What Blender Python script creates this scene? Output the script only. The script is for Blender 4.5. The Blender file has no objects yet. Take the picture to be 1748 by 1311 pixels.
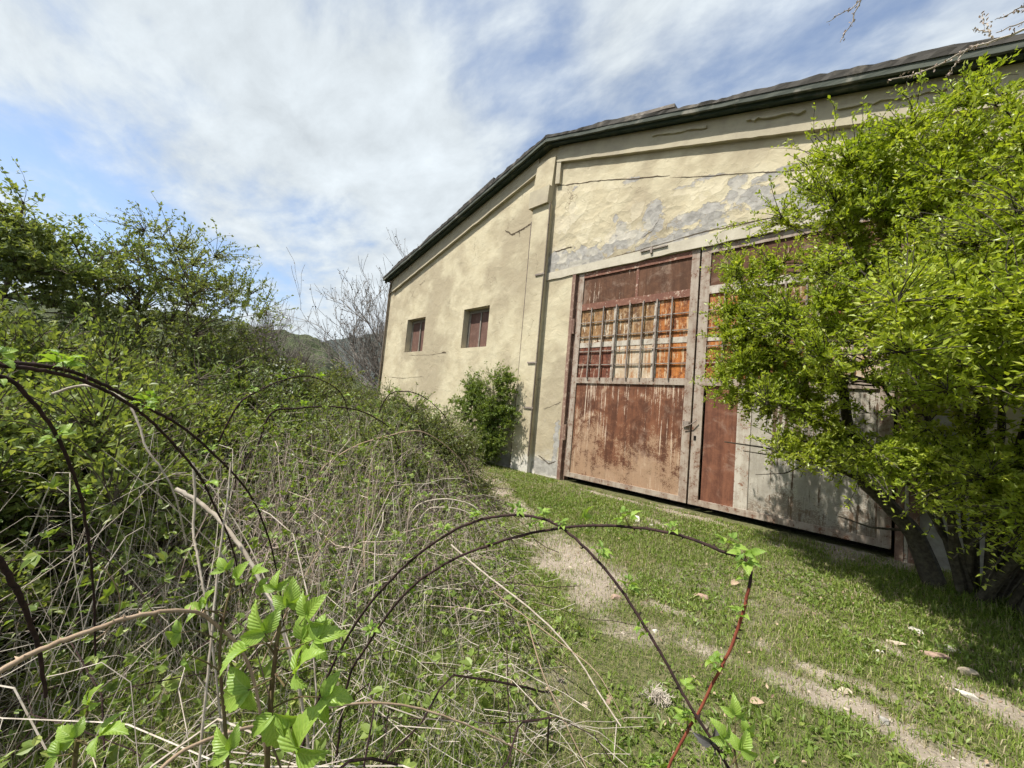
import bpy, math
import numpy as np
from mathutils import Matrix, Vector
rng = np.random.default_rng(11)
SC = bpy.context.scene
COL = SC.collection
R_ = math.radians

# ------------------------------------------------------------------ camera
F_PX, W_PX = 655.33, 1748.0
PITCH, ROLL, YAW = R_(3.797), R_(5.122), R_(43.976)
CAM = np.array([0.0, -6.5, 1.274])
_f0 = np.array([-math.sin(YAW), math.cos(YAW), 0.0]); _r0 = np.array([math.cos(YAW), math.sin(YAW), 0.0]); _u0 = np.array([0, 0, 1.0])
CF = _f0 * math.cos(PITCH) + _u0 * math.sin(PITCH); _u1 = _u0 * math.cos(PITCH) - _f0 * math.sin(PITCH)
CR = _r0 * math.cos(ROLL) + _u1 * math.sin(ROLL); CU = _u1 * math.cos(ROLL) - _r0 * math.sin(ROLL)
cd = bpy.data.cameras.new('camera'); cam = bpy.data.objects.new('camera', cd); COL.objects.link(cam)
cd.sensor_width = 36.0; cd.lens = F_PX / W_PX * 36.0; cd.clip_start = 0.05; cd.clip_end = 6000
cam.matrix_world = Matrix([[CR[0], CU[0], -CF[0], CAM[0]], [CR[1], CU[1], -CF[1], CAM[1]], [CR[2], CU[2], -CF[2], CAM[2]], [0, 0, 0, 1]])
SC.camera = cam
SC.render.resolution_x, SC.render.resolution_y = 1024, 768

def at(px, py, dist):
    """a surveyed direction (photo pixel) and horizontal distance in metres -> world point"""
    d = CF + CR * (px - 874) / F_PX + CU * (655.5 - py) / F_PX
    return CAM + d * (dist / math.hypot(d[0], d[1]))

# ------------------------------------------------------------------ sun, sky, exposure
SUN_EL, SUN_AZ = R_(60), R_(22)          # azimuth measured from the wall's normal towards the left
sdir = Vector((-math.sin(SUN_AZ) * math.cos(SUN_EL), -math.cos(SUN_AZ) * math.cos(SUN_EL), math.sin(SUN_EL)))
sl = bpy.data.lights.new('sun', 'SUN'); sl.energy = 5.0; sl.angle = R_(0.6); sl.color = (1.0, 0.955, 0.88)
so = bpy.data.objects.new('sun', sl); COL.objects.link(so); so.rotation_euler = sdir.to_track_quat('Z', 'Y').to_euler(); so.location = (-6, -14, 20)
world = bpy.data.worlds.new('World'); SC.world = world; world.use_nodes = True
wn, wl = world.node_tree.nodes, world.node_tree.links
bg = wn['Background']
sky = wn.new('ShaderNodeTexSky'); sky.sky_type = 'NISHITA'; sky.sun_disc = False; sky.sun_elevation = SUN_EL
sky.sun_rotation = math.atan2(sdir.x, sdir.y); sky.altitude = 600; sky.air_density = 1.0; sky.dust_density = 1.2; sky.ozone_density = 1.5
bg.inputs['Strength'].default_value = 0.10
def wnode(t, **k):
    n = wn.new(t)
    for a, v in k.items(): setattr(n, a, v)
    return n
def wmath(op, a, b=None, clamp=False):
    n = wnode('ShaderNodeMath', operation=op, use_clamp=clamp)
    for i, v in enumerate((a, b)):
        if v is None: continue
        if hasattr(v, 'is_linked'): wl.new(v, n.inputs[i])
        else: n.inputs[i].default_value = v
    return n.outputs[0]
tc = wnode('ShaderNodeTexCoord'); sep = wnode('ShaderNodeSeparateXYZ'); wl.new(tc.outputs['Generated'], sep.inputs[0])
zz = wmath('ADD', wmath('MAXIMUM', sep.outputs[2], 0.0), 0.16)
cmb = wnode('ShaderNodeCombineXYZ'); wl.new(wmath('DIVIDE', sep.outputs[0], zz), cmb.inputs[0]); wl.new(wmath('DIVIDE', sep.outputs[1], zz), cmb.inputs[1])
mp = wnode('ShaderNodeMapping'); wl.new(cmb.outputs[0], mp.inputs[0]); mp.inputs['Rotation'].default_value = (0, 0, R_(-30)); mp.inputs['Location'].default_value = (3.1, 1.7, 0); mp.inputs['Scale'].default_value = (0.62, 1.0, 1)
def wnoise(scale, detail, rough, dist):
    n = wnode('ShaderNodeTexNoise'); wl.new(mp.outputs[0], n.inputs['Vector'])
    for k, v in (('Scale', scale), ('Detail', detail), ('Roughness', rough), ('Distortion', dist)): n.inputs[k].default_value = v
    return n.outputs['Fac']
n1 = wnoise(1.3, 6, 0.57, 0.1); n2 = wnoise(6.0, 6, 0.6, 0.2)
cov = wmath('ADD', wmath('MULTIPLY', n1, 0.72), wmath('MULTIPLY', n2, 0.28))
for px, py, wdt, amt in [(230, 190, 9, -.09), (10, 340, 9, -.09), (130, 400, 8, -.05), (570, 440, 10, -.10), (860, 150, 9, -.07), (1330, 50, 10, -.12), (1640, 20, 11, -.10), (1450, 120, 8, .05), (560, 260, 14, .07), (90, 90, 16, .07), (1130, 60, 8, .05), (560, 540, 9, .08), (740, 330, 10, .04)]:
    dv = CF + CR * (px - 874) / F_PX + CU * (655.5 - py) / F_PX; dv = dv / np.linalg.norm(dv)      # a fixed compass direction of the sky
    dt = wnode('ShaderNodeVectorMath', operation='DOT_PRODUCT'); wl.new(tc.outputs['Generated'], dt.inputs[0]); dt.inputs[1].default_value = tuple(dv)
    mr = wnode('ShaderNodeMapRange', interpolation_type='SMOOTHSTEP'); wl.new(dt.outputs['Value'], mr.inputs[0]); mr.inputs[1].default_value = math.cos(R_(wdt * 1.5)); mr.inputs[2].default_value = 1.0; mr.inputs[3].default_value = 0; mr.inputs[4].default_value = amt * (.75 if amt < 0 else 1)
    cov = wmath('ADD', cov, mr.outputs[0])
cr_ = wnode('ShaderNodeMapRange', interpolation_type='SMOOTHSTEP'); wl.new(cov, cr_.inputs[0])
cr_.inputs[1].default_value = 0.36; cr_.inputs[2].default_value = 0.56; cr_.inputs[3].default_value = 0.12; cr_.inputs[4].default_value = 0.97
br = wnode('ShaderNodeMapRange'); wl.new(wmath('ADD', wmath('MULTIPLY', n2, 0.6), wmath('MULTIPLY', n1, 0.4)), br.inputs[0])
br.inputs[1].default_value = 0.35; br.inputs[2].default_value = 0.66; br.inputs[3].default_value = 4.4; br.inputs[4].default_value = 6.4
ccol = wnode('ShaderNodeVectorMath', operation='SCALE'); ccol.inputs[0].default_value = (0.92, 1.0, 1.05); wl.new(br.outputs[0], ccol.inputs['Scale'])
mx = wnode('ShaderNodeMix', data_type='RGBA'); wl.new(cr_.outputs[0], mx.inputs['Factor'])
skb = wnode('ShaderNodeVectorMath', operation='SCALE'); wl.new(sky.outputs[0], skb.inputs[0]); skb.inputs['Scale'].default_value = 1.4
wl.new(skb.outputs[0], mx.inputs['A']); wl.new(ccol.outputs[0], mx.inputs['B']); wl.new(mx.outputs['Result'], bg.inputs['Color'])
SC.view_settings.view_transform = 'Standard'; SC.view_settings.look = 'None'; SC.view_settings.gamma = 1.0; SC.view_settings.exposure = 0.62
try:
    SC.cycles.max_bounces = 7; SC.cycles.diffuse_bounces = 3; SC.cycles.glossy_bounces = 2; SC.cycles.transmission_bounces = 4
    SC.cycles.use_denoising = True; SC.cycles.adaptive_threshold = 0.035
except Exception: pass

# ------------------------------------------------------------------ numpy noise
_tab = np.random.default_rng(5).random((256, 256))
def vn(x, y):
    x = np.asarray(x, float); y = np.asarray(y, float)
    xi = np.floor(x).astype(int); yi = np.floor(y).astype(int); fx = x - xi; fy = y - yi
    fx = fx * fx * (3 - 2 * fx); fy = fy * fy * (3 - 2 * fy)
    g = lambda a, b: _tab[a & 255, b & 255]
    return (g(xi, yi) * (1 - fx) + g(xi + 1, yi) * fx) * (1 - fy) + (g(xi, yi + 1) * (1 - fx) + g(xi + 1, yi + 1) * fx) * fy
def fbm(x, y, o=4, s=0.0):
    t, a, w = 0, 1.0, 0
    for i in range(o):
        t = t + a * vn(x * 2 ** i + 17.3 * i + s, y * 2 ** i - 9.1 * i + s * 1.7); w += a; a *= 0.5
    return t / w
def sstep(a, b, x):
    t = np.clip((x - a) / (b - a), 0, 1); return t * t * (3 - 2 * t)
def unit(v):
    return v / np.maximum(np.linalg.norm(v, axis=-1, keepdims=True), 1e-9)

# ------------------------------------------------------------------ mesh collecting
class G:
    def __init__(s, uv=False): s.uv = uv; s.A = []; s.V = []; s.F = {3: [], 4: []}; s.M = {3: [], 4: []}; s.n = 0
    def add(s, V, Q=None, T=None, mi=0):
        V = np.asarray(V, float).reshape(-1, 3)
        for k, A in ((4, Q), (3, T)):
            if A is not None and len(A):
                A = np.asarray(A, int).reshape(-1, k); s.F[k].append(A + s.n); s.M[k].append(np.full(len(A), mi))
        s.V.append(V); s.n += len(V)
        if s.uv: s.A.append(np.full((len(V), 2), -1.0))
        return s
    def box(s, x0, x1, y0, y1, z0, z1, mi=0):
        V = [(x, y, z) for z in (z0, z1) for y in (y0, y1) for x in (x0, x1)]
        return s.add(V, [(0, 2, 3, 1), (4, 5, 7, 6), (0, 1, 5, 4), (2, 6, 7, 3), (0, 4, 6, 2), (1, 3, 7, 5)], mi=mi)
    def hexa(s, P8, mi=0):       # eight corners in box() order
        return s.add(P8, [(0, 2, 3, 1), (4, 5, 7, 6), (0, 1, 5, 4), (2, 6, 7, 3), (0, 4, 6, 2), (1, 3, 7, 5)], mi=mi)
    def tubes(s, P, r, sides=4, mi=0, cap=True):
        P = np.asarray(P, float)
        if P.ndim == 2: P = P[None]
        M, N, _ = P.shape
        if M == 0: return s
        r = np.broadcast_to(np.asarray(r, float), (M, N))
        T = np.gradient(P, axis=1); T = unit(T)
        ref = np.where(np.abs(unit(P[:, -1] - P[:, 0])[:, 2:3]) > 0.9, np.array([[1.0, 0, 0]]), np.array([[0, 0, 1.0]]))
        A = unit(np.cross(T, ref[:, None, :])); B = np.cross(T, A)
        ang = np.arange(sides) * 2 * math.pi / sides
        V = P[:, :, None, :] + r[:, :, None, None] * (np.cos(ang)[None, None, :, None] * A[:, :, None, :] + np.sin(ang)[None, None, :, None] * B[:, :, None, :])
        i = np.arange(N - 1)[:, None]; j = np.arange(sides)[None, :]; jn = (j + 1) % sides
        q = np.stack([i * sides + j, i * sides + jn, (i + 1) * sides + jn, (i + 1) * sides + j], -1).reshape(-1, 4)
        Q = (q[None] + (np.arange(M) * N * sides)[:, None, None]).reshape(-1, 4)
        tri = None
        if cap and sides == 4:
            e = (N - 1) * sides; c = np.array([[3, 2, 1, 0], [e, e + 1, e + 2, e + 3]])
            Q = np.concatenate([Q, (c[None] + (np.arange(M) * N * sides)[:, None, None]).reshape(-1, 4)])
        return s.add(V.reshape(-1, 3), Q, tri, mi)
    def leaves(s, C, D, Nn, L, Wd, tmpl, mi=0):
        tv, tq, tt = tmpl
        C = np.asarray(C, float); k = len(C)
        if k == 0: return s
        D = unit(np.asarray(D, float)); S = unit(np.cross(D, Nn)); Z = np.cross(S, D)
        L = np.broadcast_to(L, (k,)); Wd = np.broadcast_to(Wd, (k,))
        V = C[:, None, :] + tv[None, :, 0:1] * Wd[:, None, None] * S[:, None, :] + tv[None, :, 1:2] * L[:, None, None] * D[:, None, :] + tv[None, :, 2:3] * L[:, None, None] * Z[:, None, :]
        off = (np.arange(k) * len(tv))[:, None, None]
        s.add(V.reshape(-1, 3), None if tq is None else (tq[None] + off).reshape(-1, 4), None if tt is None else (tt[None] + off).reshape(-1, 3), mi)
        if s.uv: s.A[-1] = np.tile(tv[:, :2], (k, 1))
        return s
    def build(s, name, mats, parent=None, smooth=False, attrs=None, offset=None):
        me = bpy.data.meshes.new(name)
        V = np.concatenate(s.V) if s.V else np.zeros((0, 3))
        q = np.concatenate(s.F[4]) if s.F[4] else np.zeros((0, 4), int); t = np.concatenate(s.F[3]) if s.F[3] else np.zeros((0, 3), int)
        me.vertices.add(len(V)); me.vertices.foreach_set('co', V.astype(np.float32).ravel())
        loops = np.concatenate([q.ravel(), t.ravel()]).astype(np.int32); me.loops.add(len(loops)); me.loops.foreach_set('vertex_index', loops)
        me.polygons.add(len(q) + len(t))
        me.polygons.foreach_set('loop_start', np.concatenate([np.arange(len(q)) * 4, len(q) * 4 + np.arange(len(t)) * 3]).astype(np.int32))
        mi = np.concatenate(s.M[4] + s.M[3]) if (s.M[4] or s.M[3]) else np.zeros(0)
        me.polygons.foreach_set('material_index', mi.astype(np.int32))
        me.polygons.foreach_set('use_smooth', np.full(len(mi), bool(smooth)))
        for m in (mats if isinstance(mats, (list, tuple)) else [mats]): me.materials.append(m)
        me.update(calc_edges=True)
        if s.uv: A = np.concatenate(s.A); attrs = {'lx': A[:, 0], 'ly': A[:, 1]}
        for k, v in (attrs or {}).items():
            a = me.attributes.new(k, 'FLOAT', 'POINT'); a.data.foreach_set('value', np.asarray(v, np.float32))
        o = bpy.data.objects.new(name, me); COL.objects.link(o)
        if parent is not None: o.parent = parent
        if offset is not None: o.location = offset
        return o

KITE = (np.array([[0, 0, 0], [-.5, .45, .10], [0, 1, -.03], [.5, .45, .10]]), None, np.array([[0, 2, 1], [0, 3, 2]]))
OVAL = (np.array([[0, 0, 0], [-.42, .3, .09], [-.36, .68, .07], [0, 1, -.06], [.36, .68, .07], [.42, .3, .09]]), np.array([[0, 3, 2, 1], [0, 5, 4, 3]]), None)
def serrate(n=10, pleat=.004):
    v = []; q = []
    for i in range(n + 1):
        t = i / n; w = .5 * math.sin(math.pi * min(1, t * .93 + .06)) ** .8 * (1.08 - .35 * t)
        if i in (0, n): w = .02
        w *= (1.0 if i % 2 else .91); z = -.30 * (t - .35) ** 2 * 2; ple = pleat * (1 if i % 2 else -1)
        v += [(-w, t - (.05 if i % 2 == 0 else 0), z + .15 * w * 2 + ple), (-w * .5, t + .02, z + .05 * w * 2 + ple * .6), (0, t, z), (w * .5, t + .02, z + .05 * w * 2 + ple * .6), (w, t - (.05 if i % 2 == 0 else 0), z + .15 * w * 2 + ple)]
    for i in range(n):
        for j in range(4): a = i * 5 + j; q.append((a, a + 1, a + 6, a + 5))
    return np.array(v), np.array(q), None
SERR = serrate()

# ------------------------------------------------------------------ tags
def tag(o, label=None, cat=None, group=None, kind=None):
    for k, v in (('label', label), ('category', cat), ('group', group), ('kind', kind)):
        if v: o[k] = v
    return o
def empty(name, loc, label, cat, group=None):
    o = bpy.data.objects.new(name, None); COL.objects.link(o); o.location = tuple(float(a) for a in loc); o.empty_display_size = .2
    return tag(o, label, cat, group)
def copy_tree(o, parent=None):
    c = o.copy(); COL.objects.link(c)
    if parent is not None: c.parent = parent
    for ch in list(o.children): copy_tree(ch, c)
    return c

# ------------------------------------------------------------------ node materials
class NM:
    def __init__(s, name, rough=.8, spec=.3):
        s.m = bpy.data.materials.new(name); s.m.use_nodes = True; s.n = s.m.node_tree.nodes; s.l = s.m.node_tree.links
        s.b = s.n['Principled BSDF']; s.b.inputs['Roughness'].default_value = rough; s.b.inputs['Specular IOR Level'].default_value = spec
        s.obj = s.n.new('ShaderNodeTexCoord').outputs['Object']
    def put(s, inp, v):
        if hasattr(v, 'is_linked'): s.l.new(v, inp)
        elif v is not None: inp.default_value = v
    def math(s, op, a, b=None, c=None, clamp=False):
        n = s.n.new('ShaderNodeMath'); n.operation = op; n.use_clamp = clamp
        for i, v in enumerate((a, b, c)): s.put(n.inputs[i], v) if v is not None else None
        return n.outputs[0]
    def map(s, vec=None, scale=(1, 1, 1), loc=(0, 0, 0), rot=(0, 0, 0)):
        n = s.n.new('ShaderNodeMapping'); s.l.new(vec or s.obj, n.inputs[0]); n.inputs['Scale'].default_value = scale; n.inputs['Location'].default_value = loc; n.inputs['Rotation'].default_value = rot
        return n.outputs[0]
    def noise(s, scale, detail=4, rough=.55, dist=0.0, vec=None):
        n = s.n.new('ShaderNodeTexNoise'); s.l.new(vec or s.obj, n.inputs['Vector'])
        for k, v in (('Scale', scale), ('Detail', detail), ('Roughness', rough), ('Distortion', dist)): n.inputs[k].default_value = v
        return n.outputs['Fac']
    def vor(s, scale, feature='F1', vec=None, rnd=1.0):
        n = s.n.new('ShaderNodeTexVoronoi'); n.feature = feature; s.l.new(vec or s.obj, n.inputs['Vector']); n.inputs['Scale'].default_value = scale; n.inputs['Randomness'].default_value = rnd
        return n.outputs['Distance']
    def rng(s, v, a, b, c=0.0, d=1.0, smooth=True):
        n = s.n.new('ShaderNodeMapRange'); n.interpolation_type = 'SMOOTHSTEP' if smooth else 'LINEAR'; s.put(n.inputs[0], v)
        for i, q in enumerate((a, b, c, d)): s.put(n.inputs[i + 1], q)
        return n.outputs[0]
    def mix(s, f, a, b, mode='MIX'):
        n = s.n.new('ShaderNodeMix'); n.data_type = 'RGBA'; n.blend_type = mode; s.put(n.inputs['Factor'], f)
        for k, v in (('A', a), ('B', b)): s.put(n.inputs[k], (*v, 1) if isinstance(v, tuple) and len(v) == 3 else v)
        return n.outputs['Result']
    def xyz(s):
        n = s.n.new('ShaderNodeSeparateXYZ'); s.l.new(s.obj, n.inputs[0]); return n.outputs
    def attr(s, name):
        n = s.n.new('ShaderNodeAttribute'); n.attribute_name = name; return n.outputs['Fac']
    def island(s):
        return s.n.new('ShaderNodeNewGeometry').outputs['Random Per Island']
    def bump(s, h, strength=.5, dist=.02, normal=None):
        n = s.n.new('ShaderNodeBump'); n.inputs['Strength'].default_value = strength; n.inputs['Distance'].default_value = dist; s.put(n.inputs['Height'], h)
        if normal is not None: s.l.new(normal, n.inputs['Normal'])
        return n.outputs[0]
    def done(s, col, normal=None, rough=None):
        s.put(s.b.inputs['Base Color'], (*col, 1) if isinstance(col, tuple) and len(col) == 3 else col)
        if normal is not None: s.l.new(normal, s.b.inputs['Normal'])
        if rough is not None: s.put(s.b.inputs['Roughness'], rough)
        return s.m

def leaf_mat(name, c1, c2, c3=None, trans=.4, rough=.45, big=2.0, spec=.35, vein=False, vary=0.0):
    s = NM(name, rough, spec); r = s.island()
    col = s.mix(r, c1, c2)
    if c3: col = s.mix(s.rng(r, .9, .96), col, c3)
    col = s.mix(s.rng(s.noise(big, 3), .35, .7), col, s.mix(1.0, col, (.78, .86, .72), 'MULTIPLY'))
    nrm = None
    if vary: col = s.mix(s.math('MULTIPLY', s.n.new('ShaderNodeObjectInfo').outputs['Random'], vary), col, s.mix(1.0, col, (.72, .70, .80), 'MULTIPLY'))
    if vein:
        lx, ly = s.math('ABSOLUTE', s.attr('lx')), s.attr('ly'); q = s.math('FRACT', s.math('MULTIPLY', s.math('SUBTRACT', ly, s.math('MULTIPLY', lx, .85)), 8.0)); v = s.math('ABSOLUTE', s.math('SUBTRACT', q, .5))
        side = s.rng(v, .34, .5); mid = s.rng(lx, .008, .03, 1, 0); vn_ = s.math('MAXIMUM', s.math('MULTIPLY', side, .45), mid)
        col = s.mix(s.math('MULTIPLY', vn_, .45), col, s.mix(.5, col, (.55, .62, .25))); col = s.mix(s.math('MULTIPLY', s.rng(s.noise(60, 4, .7), .55, .75), .35), col, s.mix(1.0, col, (.6, .5, .3), 'MULTIPLY'))
        nrm = s.bump(s.math('MULTIPLY', s.math('SUBTRACT', 1.0, vn_), s.rng(v, 0, .5, 1.0, .3)), .35, .003)
    s.done(col, nrm)
    t = s.n.new('ShaderNodeBsdfTranslucent'); s.l.new(s.mix(1.0, col, (1.25, 1.25, .45), 'MULTIPLY'), t.inputs[0])
    ms = s.n.new('ShaderNodeMixShader'); ms.inputs[0].default_value = trans
    s.l.new(s.b.outputs[0], ms.inputs[1]); s.l.new(t.outputs[0], ms.inputs[2]); s.l.new(ms.outputs[0], s.n['Material Output'].inputs['Surface'])
    return s.m
def wood_mat(name, c1, c2, scale=30, rough=.85, per_island=True):
    s = NM(name, rough, .2); f = s.noise(scale, 5, .65)
    col = s.mix(s.rng(f, .3, .7), c1, c2)
    if per_island: col = s.mix(s.math('MULTIPLY', s.island(), .55), col, s.mix(1.0, col, (.45, .42, .4), 'MULTIPLY'))
    return s.done(col, s.bump(f, .5, .004))

def wall_mat():
    s = NM('yellow_plaster', .92, .15); x, y, z = s.xyz()
    big = s.noise(.55, 5, .6); mid = s.noise(2.2, 6, .62, .3); fine = s.noise(14, 6, .7); grit = s.noise(70, 3, .6)
    col = s.mix(s.rng(mid, .35, .68), (.545, .485, .338), (.48, .415, .28))
    col = s.mix(s.math('MULTIPLY', s.rng(big, .42, .6), .8), col, (.345, .29, .20))
    col = s.mix(s.math('MULTIPLY', s.rng(fine, .55, .75), .35), col, (.56, .51, .39))
    stre = s.noise(1.0, 5, .7, 0, s.map(scale=(5, 5, .55)))
    col = s.mix(s.math('MULTIPLY', s.rng(stre, .56, .75), .35), col, (.40, .34, .235))
    # pale washed and damp foot of the wall
    foot = s.math('ADD', z, s.math('MULTIPLY', s.math('SUBTRACT', s.noise(2.6, 5, .7), .5), 1.0))
    col = s.mix(s.rng(foot, .05, .5, 1, 0), col, (.56, .53, .47))
    # hairline and broad cracks
    wv = s.n.new('ShaderNodeVectorMath'); wv.operation = 'ADD'
    nn = s.n.new('ShaderNodeTexNoise'); s.l.new(s.obj, nn.inputs['Vector']); nn.inputs['Scale'].default_value = 3.5; nn.inputs['Detail'].default_value = 5
    sc = s.n.new('ShaderNodeVectorMath'); sc.operation = 'SCALE'; s.l.new(nn.outputs['Color'], sc.inputs[0]); sc.inputs['Scale'].default_value = .55
    s.l.new(s.map(scale=(1, 1, 1.25)), wv.inputs[0]); s.l.new(sc.outputs[0], wv.inputs[1])
    ck = s.vor(.85, 'DISTANCE_TO_EDGE', wv.outputs[0]); ck2 = s.vor(2.3, 'DISTANCE_TO_EDGE', wv.outputs[0])
    m1 = s.math('MULTIPLY', s.rng(ck, .001, .006, 1, 0), s.rng(s.noise(1.3, 3), .56, .64))
    m2 = s.math('MULTIPLY', s.rng(ck2, .002, .010, 1, 0), s.rng(s.noise(1.9, 3, .5, 0, s.map(loc=(7, 3, 2))), .58, .68))
    crack = s.math('MAXIMUM', m1, s.math('MULTIPLY', m2, .75))
    # flaked paint: grey render showing
    pe = s.math('ADD', s.attr('peel'), s.math('MULTIPLY', s.math('SUBTRACT', s.noise(5.5, 7, .62, .5), .5), 1.15))
    peel = s.rng(pe, .5, .525); edge = s.rng(pe, .40, .5)
    grey = s.mix(s.rng(s.noise(9, 5, .6), .35, .65), (.28, .265, .24), (.39, .37, .335))
    col = s.mix(peel, col, grey)
    rim = s.math('MULTIPLY', s.math('SUBTRACT', s.rng(pe, .47, .5), peel, clamp=True), .55)
    col = s.mix(rim, col, (.22, .18, .13))
    col = s.mix(s.math('MULTIPLY', crack, .8), col, (.16, .125, .085))
    # trowelled lumps; flaky ridges over the door
    fv = s.n.new('ShaderNodeTexVoronoi'); s.l.new(wv.outputs[0], fv.inputs['Vector']); fv.inputs['Scale'].default_value = 3.6; fs = s.n.new('ShaderNodeSeparateColor'); s.l.new(fv.outputs['Color'], fs.inputs[0])
    fe = s.vor(3.6, 'DISTANCE_TO_EDGE', wv.outputs[0]); flk = s.math('ADD', fs.outputs[0], s.math('MULTIPLY', fv.outputs['Distance'], .9))
    fm = s.math('MULTIPLY', s.rng(fe, .004, .022, 1, 0), s.math('MULTIPLY', s.rng(fs.outputs[1], .45, .5), s.attr('flake')))
    col = s.mix(s.math('MULTIPLY', fm, .5), col, (.24, .19, .13)); col = s.mix(s.math('MULTIPLY', s.rng(fs.outputs[2], .6, 1.0), s.math('MULTIPLY', s.attr('flake'), .35)), col, (.66, .60, .47))
    h = s.math('ADD', s.math('MULTIPLY', s.noise(4.2, 5, .55, .9), 1.0), s.math('MULTIPLY', s.noise(1.5, 2, .5), 1.6))
    h = s.math('ADD', h, s.math('MULTIPLY', fine, .22)); h = s.math('ADD', h, s.math('MULTIPLY', grit, .05))
    h = s.math('ADD', h, s.math('MULTIPLY', s.math('MULTIPLY', flk, s.attr('flake')), 1.3))
    h = s.math('SUBTRACT', h, s.math('MULTIPLY', crack, .35)); h = s.math('SUBTRACT', h, s.math('MULTIPLY', peel, .22)); h = s.math('ADD', h, s.math('MULTIPLY', edge, .12))
    return s.done(col, s.bump(h, .38, .04))
def plaster_trim_mat(name, c1, c2):
    s = NM(name, .92, .15); f = s.noise(3, 6, .65); g = s.noise(18, 5, .7)
    col = s.mix(s.rng(f, .35, .7), c1, c2); col = s.mix(s.math('MULTIPLY', s.rng(g, .58, .7), .5), col, (.33, .29, .23))
    return s.done(col, s.bump(s.math('ADD', f, s.math('MULTIPLY', g, .4)), .35, .02))
def rust_mat(name, dark, mid, pale, amt, low=None, seed=0.0, vs=9, k=1.0):
    """rusted sheet steel: vertical drips, flakes of old paint, grainy bloom"""
    s = NM(name, .78, .25); x, y, z = s.xyz()
    drip = s.noise(1.0, 6, .68, .15, s.map(scale=(vs, vs, .55 * k), loc=(seed, seed, 0))); drip2 = s.noise(1.0, 5, .7, .1, s.map(scale=(vs * 4.0, vs, .75 * k), loc=(seed * 2, 0, seed)))
    spl = s.noise(5 * k, 7, .72, .4, s.map(loc=(seed, 0, seed))); gr = s.noise(60, 4, .75); bigp = s.noise(1.3 * k, 3, .5, 0, s.map(loc=(0, seed, seed)))
    col = s.mix(s.rng(s.math('ADD', s.math('MULTIPLY', drip, .5), s.math('MULTIPLY', spl, .5)), .40, .60), dark, mid)
    col = s.mix(s.math('MULTIPLY', s.rng(s.noise(1.0, 6, .75, .3, s.map(scale=(vs * 2, vs, 1.1), loc=(seed + 5, 1, seed))), .54, .68), .32), col, s.mix(1.0, dark, (.55, .5, .5), 'MULTIPLY'))
    col = s.mix(s.math('MULTIPLY', s.rng(s.noise(2.6 * k, 7, .7, .6, s.map(loc=(seed + 2, seed, 3))), .52, .68), .5), col, s.mix(.45, mid, pale))
    m = s.math('ADD', s.math('MULTIPLY', drip2, .62), s.math('ADD', s.math('MULTIPLY', spl, .25), s.math('MULTIPLY', bigp, .22)))
    col = s.mix(s.rng(m, .665 - amt, .70 - amt), col, pale)
    if low:
        zl, zh, lc = low
        k = s.math('ADD', s.rng(z, zl, zh, 1, 0, False), s.math('MULTIPLY', s.math('SUBTRACT', s.math('ADD', s.math('MULTIPLY', gr, .8), s.math('ADD', s.math('MULTIPLY', drip, .45), s.math('ADD', s.math('MULTIPLY', spl, .8), s.math('MULTIPLY', bigp, .6)))), 1.33), 3.4))
        col = s.mix(s.math('MULTIPLY', s.rng(k, .35, .8), .7), col, lc)
    col = s.mix(s.math('MULTIPLY', s.rng(gr, .5, .75), .4), col, s.mix(1.0, col, (.45, .4, .38), 'MULTIPLY'))
    return s.done(col, s.bump(s.math('ADD', gr, s.math('MULTIPLY', spl, 2)), .35, .006))
def metal_trim_mat(name, c1, c2, c3):
    s = NM(name, .7, .3); f = s.noise(7, 6, .7); g = s.noise(30, 5, .7)
    v = s.noise(1.0, 5, .7, .2, s.map(scale=(16, 16, 1.3)))
    col = s.mix(s.rng(s.math('ADD', s.math('MULTIPLY', f, .5), s.math('MULTIPLY', v, .5)), .42, .58), c1, c2); col = s.mix(s.rng(s.math('ADD', s.math('MULTIPLY', g, .55), s.math('MULTIPLY', f, .45)), .54, .60), col, c3)
    return s.done(col, s.bump(g, .3, .004))
def plank_mat(name, c1, c2, c3):
    s = NM(name, .88, .2); v = s.map(scale=(1.5, 22, 22)); f = s.noise(1.0, 6, .65, .2, v); g = s.noise(2.5, 5, .6)
    col = s.mix(s.rng(f, .35, .65), c1, c2); col = s.mix(s.rng(g, .55, .68), col, c3)
    return s.done(col, s.bump(f, .6, .01))
def concrete_mat():
    s = NM('worn_concrete', .92, .15); f = s.noise(4, 6, .65); g = s.noise(35, 4, .7)
    col = s.mix(s.rng(f, .35, .65), (.40, .37, .31), (.55, .52, .45)); col = s.mix(s.math('MULTIPLY', s.rng(s.noise(3.1, 5, .7), .55, .62), .9), col, (.50, .37, .05))
    col = s.mix(s.math('MULTIPLY', s.rng(g, .55, .7), .5), col, (.22, .2, .16))
    return s.done(col, s.bump(s.math('ADD', f, s.math('MULTIPLY', g, .5)), .7, .03))
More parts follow.
